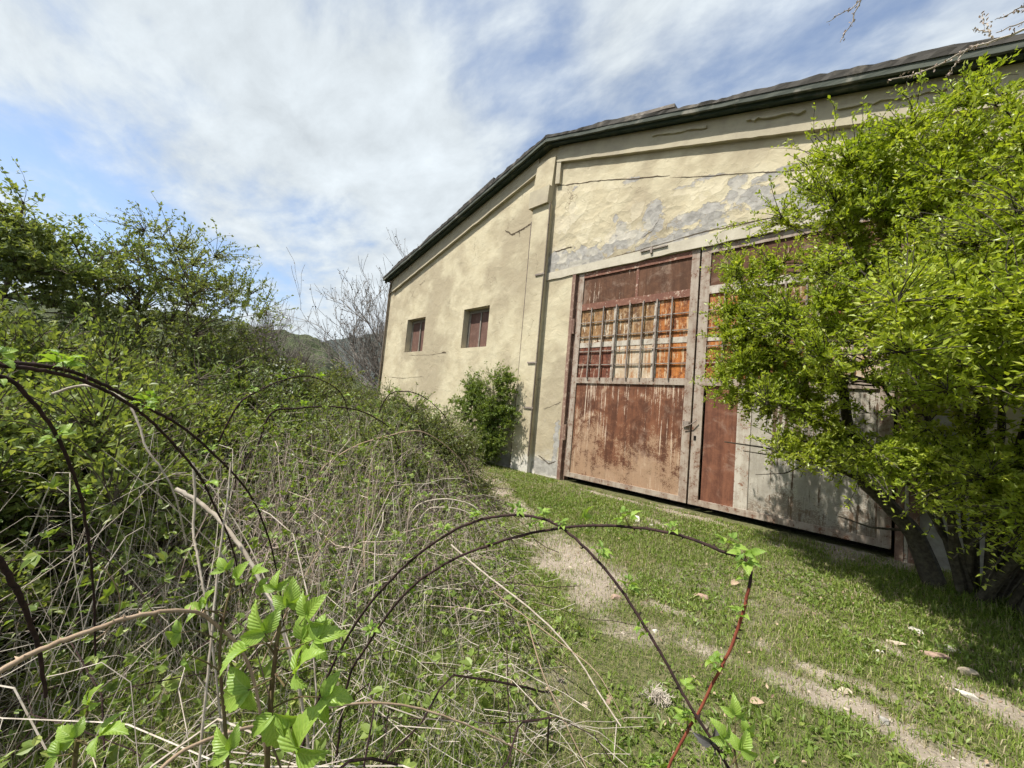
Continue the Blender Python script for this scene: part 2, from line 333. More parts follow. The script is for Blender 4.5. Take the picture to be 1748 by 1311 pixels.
def ground_mat():
    s = NM('soil_and_gravel', .95, .1); bare = s.attr('bare')
    f = s.noise(2.2, 7, .7); g = s.noise(38, 5, .75); p = s.vor(55, 'F1'); p2 = s.vor(120, 'F1')
    dirt = s.mix(s.rng(f, .35, .65), (.225, .19, .148), (.31, .265, .215)); dirt = s.mix(s.math('MULTIPLY', s.rng(g, .5, .72), .6), dirt, (.22, .165, .11))
    dirt = s.mix(s.math('MULTIPLY', s.rng(p, .15, .32, 1, 0), .45), dirt, (.50, .44, .36))
    turf = s.mix(s.rng(g, .35, .68), (.055, .065, .024), (.165, .15, .075))
    b = s.math('ADD', bare, s.math('MULTIPLY', s.math('SUBTRACT', s.noise(9, 6, .7), .5), .8))
    turf = s.mix(s.rng(bare, -.5, 0, 1, 0), turf, s.mix(s.rng(g, .35, .68), (.03, .028, .015), (.085, .065, .04)))  # soil under the thicket coloured darker, standing in for shade in its gaps
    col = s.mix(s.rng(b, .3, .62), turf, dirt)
    return s.done(col, s.bump(s.math('ADD', s.math('MULTIPLY', g, .8), s.math('ADD', s.math('MULTIPLY', p, .35), s.math('MULTIPLY', f, 1.2))), .55, .02))
def hill_mat(name, c1, c2, c3):
    s = NM(name, .95, .05); f = s.noise(.035, 6, .65); g = s.noise(.16, 6, .75)
    col = s.mix(s.rng(f, .38, .62), c1, c2); col = s.mix(s.rng(g, .42, .68), col, c3)
    return s.done(col, s.bump(g, 1.0, 6.0))
def grass_mat(name, c1, c2, c3, trans=.3):
    return leaf_mat(name, c1, c2, c3, trans, .5, .9, .25)
def stone_mat(name, c1, c2):
    s = NM(name, .9, .2); f = s.noise(14, 6, .7); return s.done(s.mix(s.rng(f, .35, .65), c1, c2), s.bump(f, .6, .012))

M = dict(
    wall=wall_mat(), trim=plaster_trim_mat('cornice_plaster', (.45, .40, .285), (.37, .325, .24)), lintel=plaster_trim_mat('pale_lintel_paint', (.53, .485, .385), (.41, .365, .285)),
    reveal=plaster_trim_mat('reveal_plaster', (.50, .44, .32), (.40, .36, .27)),
    rust_low=rust_mat('rusted_lower_sheet', (.088, .036, .020), (.195, .078, .040), (.54, .43, .33), .062, (.25, 1.35, (.40, .275, .175)), 0.0, 8),
    rust_top=rust_mat('rusted_upper_sheet', (.078, .036, .019), (.135, .063, .034), (.50, .40, .31), .03, None, 4.0, 8),
    rust_small=rust_mat('rusted_wicket_sheet', (.115, .046, .028), (.21, .088, .05), (.52, .42, .33), .01, None, 9.0),
    cream_sheet=rust_mat('corroded_cream_sheet', (.31, .28, .23), (.46, .425, .355), (.105, .07, .045), .085, (.0, .8, (.17, .12, .08)), 2.5, 4),
    pane_orange=rust_mat('orange_rust_pane', (.13, .042, .018), (.46, .165, .038), (.50, .36, .22), .09, None, 1.3, 10, 3.0),
    pane_olive=rust_mat('ochre_rust_pane', (.12, .06, .03), (.33, .19, .08), (.56, .48, .36), .08, None, 6.1, 9, 3.0),
    pane_red=rust_mat('dark_red_pane', (.085, .030, .019), (.20, .068, .038), (.48, .38, .28), .06, None, 3.1, 9, 3.0),
    pane_cream=rust_mat('cream_flaked_pane', (.42, .31, .2), (.60, .52, .40), (.36, .19, .09), .10, None, 7.7, 7, 3.0),
    pale_metal=metal_trim_mat('pale_weathered_steel', (.37, .31, .25), (.25, .185, .14), (.15, .070, .04)),
    white_metal=metal_trim_mat('flaked_white_steel', (.49, .445, .37), (.36, .31, .25), (.22, .115, .07)),
    brown_metal=metal_trim_mat('brown_painted_steel', (.155, .065, .042), (.21, .095, .06), (.45, .34, .26)),
    bar=metal_trim_mat('grille_bar_steel', (.20, .165, .14), (.28, .23, .19), (.45, .39, .32)),
    jamb=metal_trim_mat('rusted_jamb_steel', (.17, .095, .07), (.25, .16, .115), (.42, .33, .25)),
    pipe=metal_trim_mat('dull_pipe', (.13, .105, .08), (.19, .155, .115), (.08, .06, .045)),
    shutter=metal_trim_mat('brown_red_shutter', (.115, .062, .046), (.145, .080, .06), (.19, .115, .09)), sash=metal_trim_mat('grey_sash_wood', (.24, .215, .18), (.18, .155, .13), (.38, .35, .30)),
    dark=NM('unlit_interior', 1.0, 0).done((.02, .018, .016)),
    fascia=plank_mat('weathered_fascia_wood', (.055, .064, .052), (.105, .115, .095), (.22, .21, .175)), soffit=plank_mat('dark_green_soffit_boards', (.035, .052, .043), (.06, .075, .062), (.11, .12, .095)),
    felt=plank_mat('torn_roofing_felt', (.05, .047, .042), (.085, .078, .068), (.17, .15, .125)), board=plank_mat('split_roof_board', (.12, .105, .09), (.2, .175, .15), (.36, .33, .29)),
    concrete=concrete_mat(), ground=ground_mat(),
    bark=wood_mat('grey_lichened_bark', (.04, .034, .026), (.105, .092, .068), 26), bark_dark=wood_mat('dark_twig_bark', (.085, .068, .052), (.15, .122, .092), 30),
    cane_dark=wood_mat('dark_purple_cane', (.022, .013, .013), (.055, .030, .026), 60), cane_pale=wood_mat('bleached_dry_cane', (.56, .50, .41), (.40, .335, .26), 26), cane_red=wood_mat('red_brown_cane', (.20, .05, .03), (.30, .09, .05), 45), cane_green=wood_mat('greenish_leaf_stalk', (.15, .13, .05), (.12, .075, .045), 40), cane_tan=wood_mat('tan_cane', (.33, .235, .155), (.45, .34, .24), 30),
    twig=wood_mat('dry_grey_twig', (.60, .54, .46), (.40, .34, .27), 12), bare_twig=wood_mat('bare_grey_twig', (.27, .24, .21), (.19, .165, .14), 12), twig_pink=wood_mat('pinkish_dead_twig', (.56, .46, .39), (.38, .29, .23), 12),
)
L = dict(
    bush=leaf_mat('bright_spring_leaf', (.28, .345, .04), (.44, .50, .07), (.52, .54, .15), .45, .38, spec=.45),
    wallshrub=leaf_mat('deep_green_leaf', (.12, .175, .04), (.23, .29, .065), (.30, .35, .10), .36),
    bramble=leaf_mat('bramble_leaf', (.16, .22, .05), (.26, .33, .08), (.35, .39, .11), .38), shrub=leaf_mat('shrub_leaf', (.135, .18, .055), (.235, .285, .09), (.33, .36, .135), .36, .46, spec=.4, vary=.9),
    shrub2=leaf_mat('light_shrub_leaf', (.19, .24, .07), (.30, .355, .105), (.40, .43, .16), .4, .46, spec=.4, vary=.9), darktree=leaf_mat('dark_tree_leaf', (.17, .215, .085), (.30, .335, .12), (.38, .40, .15), .35),
    sparse=leaf_mat('young_olive_leaf', (.18, .22, .08), (.30, .335, .12), (.37, .39, .16), .35, .4, vary=.9), shoot=leaf_mat('fresh_bramble_leaf', (.145, .26, .04), (.34, .47, .085), None, .4, .4, 14.0, .4, vein=True),
    blossom=leaf_mat('white_petal', (.70, .70, .64), (.80, .79, .74), None, .3), dead=leaf_mat('dead_grey_leaf', (.06, .055, .06), (.10, .09, .09), None, .1),
    grass=grass_mat('lawn_grass', (.11, .17, .025), (.25, .32, .06), (.42, .40, .19)), straw=grass_mat('dry_straw', (.40, .345, .225), (.30, .245, .15), (.2, .15, .09), .2), drybrown=leaf_mat('dry_brown_leaf', (.45, .31, .21), (.5, .38, .28), None, .2),
)
M.update(L)

# ------------------------------------------------------------------ ground, hills
BARE = [(-4.7, -1.7, .8, .20, -30, 1.1), (-3.7, -2.2, .7, .24, -34, 1.1), (-2.35, -2.95, .9, .36, -32, 1.22), (-1.35, -3.15, .45, .16, 0, .85), (-.95, -3.3, .35, .2, -10, .72), (-.3, -3.38, .7, .16, 4, .86), (.25, -3.5, .5, .2, 0, .86), (-.2, -3.05, .5, .14, 10, .85),
        (.15, -2.4, .5, .14, -20, .82), (.65, -2.62, .55, .2, -15, .95), (1.3, -2.9, .6, .25, -15, 1.0), (-.8, -.66, .34, .17, 5, .9), (-2.2, -.36, 2.6, .13, 0, .9), (.2, -.35, .9, .35, 0, 1), (-1.5, -2.3, .4, .16, -10, .72), (-6.2, -1.0, .8, .2, -30, .9), (-1.0, -1.5, .5, .2, 0, .6), (-2.2, -1.1, .3, .15, 0, .8)]
def gz(x, y):
    t = sstep(-.1, 3.2, -np.asarray(y, float))
    far = sstep(9, 30, np.hypot(x, np.asarray(y) + 6.5))
    return -.06 - .19 * t + .07 * (fbm(x * .9, y * .9, 3) - .5) * sstep(-.1, .5, -np.asarray(y, float)) - far * .5
def bare_of(x, y):
    b = np.zeros_like(np.asarray(x, float))
    for cx, cy, rx, ry, a, st in BARE:
        ca, sa = math.cos(R_(a)), math.sin(R_(a)); dx, dy = x - cx, y - cy
        b = np.maximum(b, st - np.hypot((dx * ca + dy * sa) / rx, (-dx * sa + dy * ca) / ry) * .62 + (1.4 if st < 1.2 else .95) * (fbm(x * 3.4, y * 3.4, 5, 6.0) - .5))
    lawn = .40 * sstep(.50, .68, fbm(x * 1.3 + 3, y * 1.3, 4))
    return np.clip(np.maximum(b, lawn), 0, 1.2)
def edge_s(x, y):          # metres inside the bramble thicket, from its edge along the lawn (negative = lawn)
    s = (x + .95) * -.59 + (y + 4.95) * -.81
    return s + .5 * (fbm(x * .8, y * .8, 3, 4.0) - .5)
gx = np.concatenate([-9 - np.geomspace(2000, .25, 46), np.arange(-9, 3.01, .07), 3 + np.geomspace(.25, 2000, 44)])
gy = np.concatenate([-8 - np.geomspace(2000, .25, 44), np.arange(-8, .31, .07), .3 + np.geomspace(.25, 2500, 46)])
X, Y = np.meshgrid(gx, gy, indexing='ij'); Z = gz(X, Y); nx, ny = X.shape
idx = np.arange(nx * ny).reshape(nx, ny); near = (np.abs(X + 3) < 7) & (np.abs(Y + 4) < 5)
Z = Z + np.where(near, .022 * (fbm(X * 6, Y * 6, 3, 2.0) - .5), 0)
g = G().add(np.stack([X, Y, Z], -1), np.stack([idx[:-1, :-1], idx[1:, :-1], idx[1:, 1:], idx[:-1, 1:]], -1).reshape(-1, 4))
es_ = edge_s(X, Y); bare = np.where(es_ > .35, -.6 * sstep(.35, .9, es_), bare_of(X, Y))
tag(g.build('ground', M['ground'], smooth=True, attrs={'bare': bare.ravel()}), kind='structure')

def hill(mat, prof, r0, r1, amp, seed):
    """prof: (azimuth from +y to the left in degrees, ridge height)"""
    az = np.radians(np.linspace(prof[0][0], prof[-1][0], 620)); H = np.interp(np.degrees(az), [p[0] for p in prof], [p[1] for p in prof])
    rr = np.linspace(0, 1, 110)[None, :]; A = az[:, None]
    r = r0 + (r1 - r0) * rr; x = -np.sin(A) * r + CAM[0]; y = np.cos(A) * r + CAM[1]
    z = H[:, None] * sstep(-.05, 1.0, rr) ** .9 + amp * (fbm(x * .03, y * .03, 4, seed) - .5) * np.minimum(rr * 3, 1) + amp * .75 * (fbm(x * .16, y * .16, 4, seed) - .5) - 2
    z[:, -1] -= 3; i = np.arange(620 * 110).reshape(620, 110)
    tag(G().add(np.stack([x, y, z], -1), np.stack([i[:-1, :-1], i[:-1, 1:], i[1:, 1:], i[1:, :-1]], -1).reshape(-1, 4)).build('hill', mat, smooth=True), kind='structure')
def ridge(px, py, r):
    p = at(px, py, r); return math.degrees(math.atan2(-(p[0] - CAM[0]), p[1] - CAM[1])), p[2]
hill(hill_mat('green_wooded_hillside', (.10, .12, .06), (.14, .155, .085), (.07, .08, .055)), [(25, 0), (44, 6), ridge(655, 668, 260)[:2], ridge(600, 640, 260), ridge(560, 590, 260), ridge(520, 576, 260), ridge(450, 563, 260), ridge(390, 551, 260), ridge(330, 540, 260), ridge(150, 520, 260), ridge(0, 520, 260), (150, 40)], 60, 260, 7, 1.0)
hill(hill_mat('far_dark_mountain', (.085, .10, .09), (.11, .12, .11), (.07, .08, .078)), [(-30, 60), (20, 120), (40, 110), ridge(690, 570, 700), ridge(655, 574, 700), ridge(620, 578, 700), ridge(575, 583, 700), ridge(540, 588, 700), ridge(400, 600, 700), (150, 30)], 330, 700, 16, 7.0)

# ------------------------------------------------------------------ the warehouse
XL, XR, XA = -12.73, 1.08, -5.62
D0, D1, D2, DT = -4.60, -2.20, 0.12, 4.23
W1, W2, WB, WT = (-11.29, -10.24), (-8.35, -7.31), 2.82, 3.905
BASE = (-5.84, 0.0, 0.0); OFF = (5.84, 0.0, 0.0)
def roofz(x): return 7.43 - .283 * np.abs(np.asarray(x, float) - XA)
bld = empty('warehouse', BASE, 'long yellow plastered warehouse with low gable, rusted double doors and flaking walls', 'warehouse')
def part(name, g, mats, parent=None, **k):
    return g.build(name, mats, bld if parent is None else parent, offset=OFF if parent is None else None, **k)

PEEL = [(-4.75, 4.55, 1.1, .30), (-5.3, 4.62, .5, .3), (-3.6, 4.72, .6, .17), (-3.08, 5.0, .26, .42), (-3.72, 4.92, .17, .24), (-3.85, 5.25, .10, .12), (-2.5, 4.78, .34, .16), (-2.08, 4.75, .28, .30), (-1.55, 4.92, .42, .16), (-1.7, 5.2, .2, .14),
        (-1.2, 4.72, .5, .14), (-3.6, 5.88, .4, .07), (-2.3, 5.42, .5, .07), (-1.2, 5.15, .4, .07), (-4.9, 6.2, .12, .06), (-5.1, .12, .5, .22), (-4.85, .7, .1, .7), (-6.1, .1, .6, .2), (.6, .3, .6, .45), (.5, 1.2, .3, .6), (-2.7, 4.5, 1.2, .10), (-.6, 4.6, .7, .2)]
wg = G(); wx, wz = [], []
def wallquad(xa, xb, za, zb, top=False):
    nx_ = max(1, int(round((xb - xa) / .1))); nz_ = max(1, int(round(((roofz((xa + xb) / 2) if top else zb) - za) / .1)))
    x = np.linspace(xa, xb, nx_ + 1)[:, None]; t = np.linspace(0, 1, nz_ + 1)[None, :]
    z = za + t * ((roofz(x) if top else zb) - za); x = x + 0 * t; z = z + 0 * x; i = np.arange(x.size).reshape(x.shape)
    wg.add(np.stack([x, 0 * x, z], -1), np.stack([i[:-1, :-1], i[1:, :-1], i[1:, 1:], i[:-1, 1:]], -1).reshape(-1, 4)); wx.append(x.ravel()); wz.append(z.ravel())
for xa, xb, holes in [(XL, W1[0], []), (*W1, [(WB, WT)]), (W1[1], W2[0], []), (*W2, [(WB, WT)]), (W2[1], XA, []), (XA, D0 - .16, []), (D0 - .16, D2 + .16, [(-.3, DT)]), (D2 + .16, XR, [])]:
    z0 = -.3
    for a, b in holes:
        if a > z0: wallquad(xa, xb, z0, a)
        z0 = b
    wallquad(xa, xb, z0, None, True)
nf = wg.n
def facefield(x, z):
    p = np.zeros_like(x)
    for cx, cz, rx, rz in PEEL: p = np.maximum(p, 1.0 - .62 * np.hypot((x - cx) / rx, (z - cz) / rz))
    return np.clip(p, -.3, .78)
wx, wz = np.concatenate(wx), np.concatenate(wz)
peel = facefield(wx, wz); flake = sstep(-5.6, -5.2, wx) * sstep(4.2, 4.6, wz) * sstep(6.9, 5.6, wz - .29 * (XA - wx)) + .12
# flank walls, back wall, wall thickness
DEEP = 16.0
for xs in (XL, XR): wg.add([(xs, 0, -.3), (xs, DEEP, -.3), (xs, DEEP, roofz(xs)), (xs, 0, roofz(xs))], [(0, 1, 2, 3)] if xs > 0 else [(3, 2, 1, 0)])
wg.add([(XL, DEEP, -.3), (XR, DEEP, -.3), (XR, DEEP, roofz(XR)), (XA, DEEP, roofz(XA)), (XL, DEEP, roofz(XL))], [(4, 3, 1, 0)], [(1, 3, 2)])
pad = wg.n - nf
for xa, xb, za, zb in ((*W1, WB, WT), (*W2, WB, WT), (D0 - .16, D2 + .16, -.3, DT)):
    d = .26
    wg.add([(xa, 0, za), (xb, 0, za), (xb, 0, zb), (xa, 0, zb), (xa, d, za), (xb, d, za), (xb, d, zb), (xa, d, zb)], [(0, 4, 5, 1), (1, 5, 6, 2), (2, 6, 7, 3), (3, 7, 4, 0)], mi=1)
pad = wg.n - nf
part('wall', wg, [M['wall'], M['reveal']], attrs={'peel': np.concatenate([peel, np.full(pad, -.2)]), 'flake': np.concatenate([flake, np.full(pad, .2)])})
# added near-black box keeps the interior dark, so nothing glows through gaps
part('interior_blocker', G().box(XL + .3, XR - .3, .32, DEEP - .3, -.25, 5.2), M['dark'])
# cracks as thin dark ribbons, slightly proud of the wall
def crackline(pts, w, seed, y=-.004):
    P = np.array(pts, float); t = np.linspace(0, 1, 12 * len(P)); s = np.linspace(0, 1, len(P)); r = np.random.default_rng(seed)
    x = np.interp(t, s, P[:, 0]) + r.normal(0, .006, len(t)); z = np.interp(t, s, P[:, 1]) + np.cumsum(r.normal(0, .006, len(t))) * .6 + r.normal(0, .004, len(t)); ww = w * (.4 + .9 * r.random(len(t))) * np.minimum(1, np.minimum(t, 1 - t) * 12 + .15)
    V = np.stack([np.stack([x, 0 * x + y, z - ww], -1), np.stack([x, 0 * x + y, z + ww], -1)], 1); i = np.arange(len(t) - 1) * 2
    return V.reshape(-1, 3), np.stack([i, i + 2, i + 3, i + 1], -1)
crack_m = NM('crack_dark_render', 1, 0).done((.10, .078, .055))
for k, (pts, w) in enumerate([([(-5.38, 6.43), (-4.2, 6.09), (-2.8, 5.67)], .011), ([(-2.8, 5.67), (-1.6, 5.31), (-.7, 5.04)], .007), ([(-7.0, 5.82), (-6.75, 5.62), (-6.35, 5.68), (-6.08, 5.75)], .022), ([(-6.5, 5.66), (-6.45, 5.5)], .012), ([(-5.3, 4.86), (-5.05, 4.88), (-4.85, 4.86)], .014),
                              ([(-12.3, 2.02), (-11.2, 2.0), (-10.0, 2.03)], .005), ([(-11.0, 2.72), (-10.0, 2.68), (-8.9, 2.72)], .004), ([(-10.8, 5.0), (-10.5, 5.12)], .007), ([(-9.2, 2.74), (-9.0, 2.76)], .018), ([(-5.3, .35), (-5.0, .22), (-4.82, .3)], .012), ([(-5.25, 1.35), (-4.8, 1.52)], .005), ([(-5.0, 4.36), (-3.6, 4.42), (-2.1, 4.47), (-1.0, 4.42)], .008), ([(-3.25, 4.66), (-3.05, 4.76), (-2.95, 4.9)], .006)]):
    v, q = crackline(pts, w, k); part('crack', G().add(v, q), crack_m)

# central pilaster, bracket, cornices, mouldings
pg = G(); pz = float(roofz(-5.9)) - .05
pg.box(-5.98, -5.48, -.12, .05, -.3, 6.0); pg.hexa([(-6.03, -.12, 6.4), (-5.47, -.12, 6.4), (-6.03, .05, 6.4), (-5.47, .05, 6.4), (-5.95, -.12, 7.10), (-5.42, -.12, 7.10), (-5.95, .05, 7.10), (-5.42, .05, 7.10)])
pil = part('pilaster', pg, M['wall'])
part('bracket', G().hexa([(-6.06, -.19, 6.0), (-5.50, -.19, 6.0), (-6.06, .04, 6.0), (-5.50, .04, 6.0), (-6.06, -.19, 6.4), (-5.47, -.19, 6.4), (-6.06, .04, 6.4), (-5.47, .04, 6.4)]), M['trim'], pil)
def slopebox(g, xa, xb, y0, y1, lo, hi, n=14, jit=0.0, seed=0, mi=0):
    r = np.random.default_rng(seed); xs = np.linspace(xa, xb, n + 1); za = lo(xs) + r.normal(0, jit, n + 1); zb = hi(xs); yf = y0 + r.normal(0, jit * .5, n + 1)
    V = np.stack([np.stack([xs, yf, za], -1), np.stack([xs, yf, zb], -1), np.stack([xs, 0 * xs + y1, zb], -1), np.stack([xs, 0 * xs + y1, za], -1)], 1).reshape(-1, 3)
    Q = []
    for i in range(n):
        a = i * 4
        for j in range(4): Q.append((a + j, a + 4 + j, a + 4 + (j + 1) % 4, a + (j + 1) % 4))
    e = n * 4; Q += [(0, 1, 2, 3), (e + 3, e + 2, e + 1, e)]
    g.add(V, Q, mi=mi); return g
mz = lambda x: 7.02 - .297 * np.abs(x + 5.6)
c = slopebox(G(), -12.62, -6.0, -.045, .02, lambda x: mz(x) + .05, lambda x: roofz(x) - .01, 40, .004, 1); slopebox(c, -12.4, -6.0, -.085, .02, lambda x: mz(x), lambda x: mz(x) + .047, 40, .004, 2)
part('cornice', c, M['trim'])
c = slopebox(G(), -5.42, XR, -.085, .02, lambda x: mz(x) + .0, lambda x: mz(x) + .14, 60, .0025, 3); slopebox(c, -5.41, XR, -.05, .02, lambda x: mz(x) + .143, lambda x: roofz(x) - .01, 60, .002, 4)
c.hexa([(-5.41, -.075, 6.45), (-5.29, -.075, 6.42), (-5.41, .02, 6.45), (-5.29, .02, 6.42), (-5.41, -.075, 6.955), (-5.29, -.075, 6.925), (-5.41, .02, 6.955), (-5.29, .02, 6.925)])
part('cornice', c, M['trim'])
# broken plaster ledges under the roof
for k, (xa, xb, dz, w) in enumerate([(-3.15, -2.2, -.15, .02), (-1.6, -.85, -.17, .014), (-.5, .5, -.2, .014)]): part('broken_ledge', slopebox(G(), xa, xb, -.085 - .02 * (k % 2), -.04, lambda x: roofz(x) + dz - w, lambda x: roofz(x) + dz + w, 14, .012, 20 + k), M['trim'])
part('lintel', slopebox(G(), -5.5, XR, -.022, .05, lambda x: DT + .0 * x, lambda x: DT + .16 + .012 * (x + 5.5), 30, .006, 9), M['lintel'])
part('hasp', G().box(-3.25, -2.75, -.05, -.023, 4.375, 4.40).box(-3.06, -3.02, -.055, -.023, 4.31, 4.43), M['bar'])
# corner edge and pipes
part('downpipe', G().tubes([(XL + .07, -.05, 5.05), (XL + .07, -.05, 3.0), (XL + .05, -.05, 1.9), (XL + .05, -.05, 0)], .035, 8).tubes([(XL + .22, -.10, 5.4), (XL + .16, -.08, 5.22), (XL + .09, -.05, 5.03)], .035, 8), M['pipe'], smooth=True)
part('corner_strip', G().box(XL - .03, XL + .03, -.03, .1, -.3, 4.9), M['trim'])
pp = part('downpipe', G().tubes([(-6.01, -.05, 5.72), (-6.00, -.05, 4.0), (-5.99, -.055, 2.2), (-5.99, -.06, .9), (-5.99, -.06, 0)], .05, 8), M['pipe'], smooth=True)
cp = part('conduit', G().tubes([(-5.46, -.125, 6.0), (-5.465, -.125, 4.4), (-5.465, -.13, 2.4), (-5.47, -.13, .3)], .018, 6), M['pipe'], smooth=True)
for z in (4.36, 2.35, 1.35): G().box(-5.72, -5.45, -.145, -.118, z - .018, z + .018).build('clamp', M['bar'], cp)

# windows
for (xa, xb), crack_w in ((W1, .05), (W2, .0)):
    w = part('window', G().box(xa + .02, xb - .02, .236, .25, WB + .03, WT - .02), M['dark'])
    f = G(); y0, y1 = .185, .235; a, b = xa + .015, xb - .015
    f.box(a, a + .075, y0, y1, WB, WT); f.box(b - .06, b, y0, y1, WB, WT); f.box(a + .075, b - .06, y0, y1, WT - .09, WT); f.box(a + .075, b - .06, y0, y1, WB, WB + .05)
    m = (a + b) / 2 + .01; f.box(m - .022, m + .022, y0 - .012, y1, WB + .05, WT - .09)
    f.build('frame', M['sash'], w)
    for (p, q, k) in ((a + .075, m - .022, 0), (m + .022, b - .06, 1)):
        s = G()
        if k and crack_w: s.hexa([(p + .07, .20, WB + .05), (q, .20, WB + .05), (p + .07, .228, WB + .05), (q, .228, WB + .05), (p, .20, WT - .09), (q, .20, WT - .09), (p, .228, WT - .09), (q, .228, WT - .09)])
        else: s.box(p, q, .20, .228, WB + .05, WT - .09)
        s.build('shutter_panel', M['shutter'], w)
    part('sill', G().box(xa, xb, .001, .184, WB - .02, WB + .003), M['reveal'])

# the double door
part('threshold', slopebox(G(), -4.95, .5, -.32, .26, lambda x: -.5 + 0 * x, lambda x: -.085 + 0 * x, 24, .015, 31), M['concrete'])
part('door_jamb', G().box(D0 - .155, D0 - .075, -.02, .2, -.1, DT - .005).box(D0 - .075, D0 - .03, .06, .2, -.1, DT - .005), M['jamb'])
part('door_jamb', G().box(D2 + .03, D2 + .10, -.02, .2, -.15, DT - .005).box(D2 + .105, D2 + .135, -.03, .2, -.15, DT - .005, 1).box(D2 + .14, D2 + .225, -.035, .0, -.15, 3.9), [M['jamb'], M['white_metal']])
def leaf_door(xa, xb, cols, low, left):
    y0, y1 = .02, .075
    fr = G(); st = .115 if left else .145
    fr.box(xa, xa + st, y0, y1, .035, DT - .01, 0); fr.box(xb - .125, xb, y0, y1, .035, DT - .01, 0)
    ia, ib = xa + st, xb - .125
    fr.box(ia, ib, y0, y1, DT - .115, DT - .01, 1 if left else 0); fr.box(ia, ib, y0, y1, 3.43, 3.56, 1 if left else 2); fr.box(ia, ib, y0, y1, 1.93, 2.045, 0); fr.box(ia, ib, y0, y1, .035, .125, 0 if not left else 3)
    d = part('door_leaf', fr, [M['pale_metal'], M['brown_metal'], M['white_metal'], M['pale_metal']])
    G().box(ia, ib, .045, .06, 3.56, DT - .115).build('upper_panel', M['rust_top'], d)
    if left:
        m = ia + .72 * (ib - ia) * .76
        G().box(m - .025, m + .025, .036, .044, 3.56, DT - .115).build('seam_strip', M['brown_metal'], d)
        G().box(ia, ib, .045, .06, .125, 1.93).build('lower_panel', M['rust_low'], d)
    else:
        G().box(ia + .03, -1.55, .05, .06, .125, 1.93).build('lower_panel', M['rust_small'], d)
        G().box(-1.55, -1.37, .03, .07, .125, 1.93).build('mullion', M['white_metal'], d)
        G().box(-1.37, ib, .045, .06, .125, 1.93).build('lower_panel', M['cream_sheet'], d)
    # glazing replaced by rusted sheets between pale members
    gy0, gy1 = .05, .058
    mem = G(); mem.box(ia, ib, .042, .066, 2.655, 2.755)
    xs = [ia] + [c for c in cols] + [ib]
    for c in cols: mem.box(c - .045, c + .045, .040, .062, 2.045, 2.655); mem.box(c - .045, c + .045, .040, .062, 2.755, 3.43)
    mem.build('glazing_bar', M['white_metal'], d)
    ups = ['pane_olive', 'pane_olive', 'pane_orange'] if left else ['pane_orange', 'pane_olive', 'pane_red']; los = ['pane_red', 'pane_cream', 'pane_orange'] if left else ['pane_orange', 'pane_orange', 'pane_cream']
    for k in range(3):
        a = xs[k] + (.045 if k else 0); b = xs[k + 1] - (.045 if k < 2 else 0)
        G().box(a, b, gy0, gy1, 2.755, 3.43).build('pane', M[ups[k]], d); G().box(a, b, gy0, gy1, 2.045, 2.655).build('pane', M[los[k]], d)
    n = 8
    for k in range(1, n):
        x = ia + (ib - ia) * k / n + .012 * math.sin(k * 5.1)
        G().box(x - .011, x + .011, -.012, .016, 2.03, 3.455).build('grille_bar', M['bar'], d)
    for k, z in enumerate((3.16, 2.87, 2.57, 2.30)):
        G().box(ia, ib, .017, .034, z - .008, z + .008).build('grille_bar', M['bar'], d)
    return d
dl = leaf_door(D0, D1 - .015, (-3.70, -2.90), None, True)
dr = leaf_door(D1 + .015, D2, (-1.42, -.65), None, False)
for z in (2.95, .75): G().tubes([(D0 - .045, .0, z), (D0 - .045, .0, z + .32)], .03, 8).build('hinge', M['jamb'], dl, smooth=True)
G().box(D1 - .12, D1 - .03, -.012, .019, 1.26, 1.34).tubes([(D1 - .10, -.02, 1.24), (D1 + .02, -.035, 1.3), (D1 + .10, -.02, 1.37)], .008, 4).build('latch', M['bar'], dr)
G().box(D1 + .05, D1 + .085, .012, .019, 1.05, 1.12).build('lock_plate', M['dark'], dr)

# roof: deck, soffit, fascia, felt, loose boards
def roof_half(xa, xb, seed):
    r = np.random.default_rng(seed); ylo, yhi = -.25, DEEP + .2
    deck = part('roof', slopebox(G(), xa, xb, ylo + .01, yhi, lambda x: roofz(x) + .012, lambda x: roofz(x) + .075, 4), M['soffit'])
    slopebox(G(), xa, xb, ylo - .035, ylo + .008, lambda x: roofz(x) - .005, lambda x: roofz(x) + .10, 30, .004, seed).build('fascia', M['fascia'], deck)
    slopebox(G(), xa, xb, ylo + .05, ylo + .12, lambda x: roofz(x) - .035, lambda x: roofz(x) + .011, 24, .004, seed + 5).build('soffit_batten', M['soffit'], deck)
    f = G(); n = 90; xs = np.linspace(xa, xb, n + 1); lift = .018 + .05 * np.maximum(0, fbm(xs * 1.1 + seed, xs * 0, 4) - .42) * 3 + .012 * r.random(n + 1); ysx = [ylo - .05, ylo + .25, ylo + 1.2, yhi]
    z = roofz(xs) + .105; V = []
    for j, yv in enumerate(ysx):
        l = lift * (1.0, .55, .15, .05)[j]; V.append(np.stack([xs, yv + (.03 * (r.random(n + 1) - .5) if j == 0 else 0) + 0 * xs, z + l], -1))
    V.append(np.stack([xs, ylo - .048 + 0 * xs, z - .03 + .0 * lift], -1))
    V = np.stack(V, 0); i = np.arange(V.shape[0] * V.shape[1]).reshape(V.shape[0], -1)
    for p, q in ((0, 1), (1, 2), (2, 3), (4, 0)): f.add(V[[p, q]].reshape(-1, 3), np.stack([np.arange(n), np.arange(n) + 1, np.arange(n) + n + 2, np.arange(n) + n + 1], -1))
    f.build('roofing_felt', M['felt'], deck)
    return deck
d1 = roof_half(XL - .06, XA, 3); d2 = roof_half(XA, XR + .25, 8)
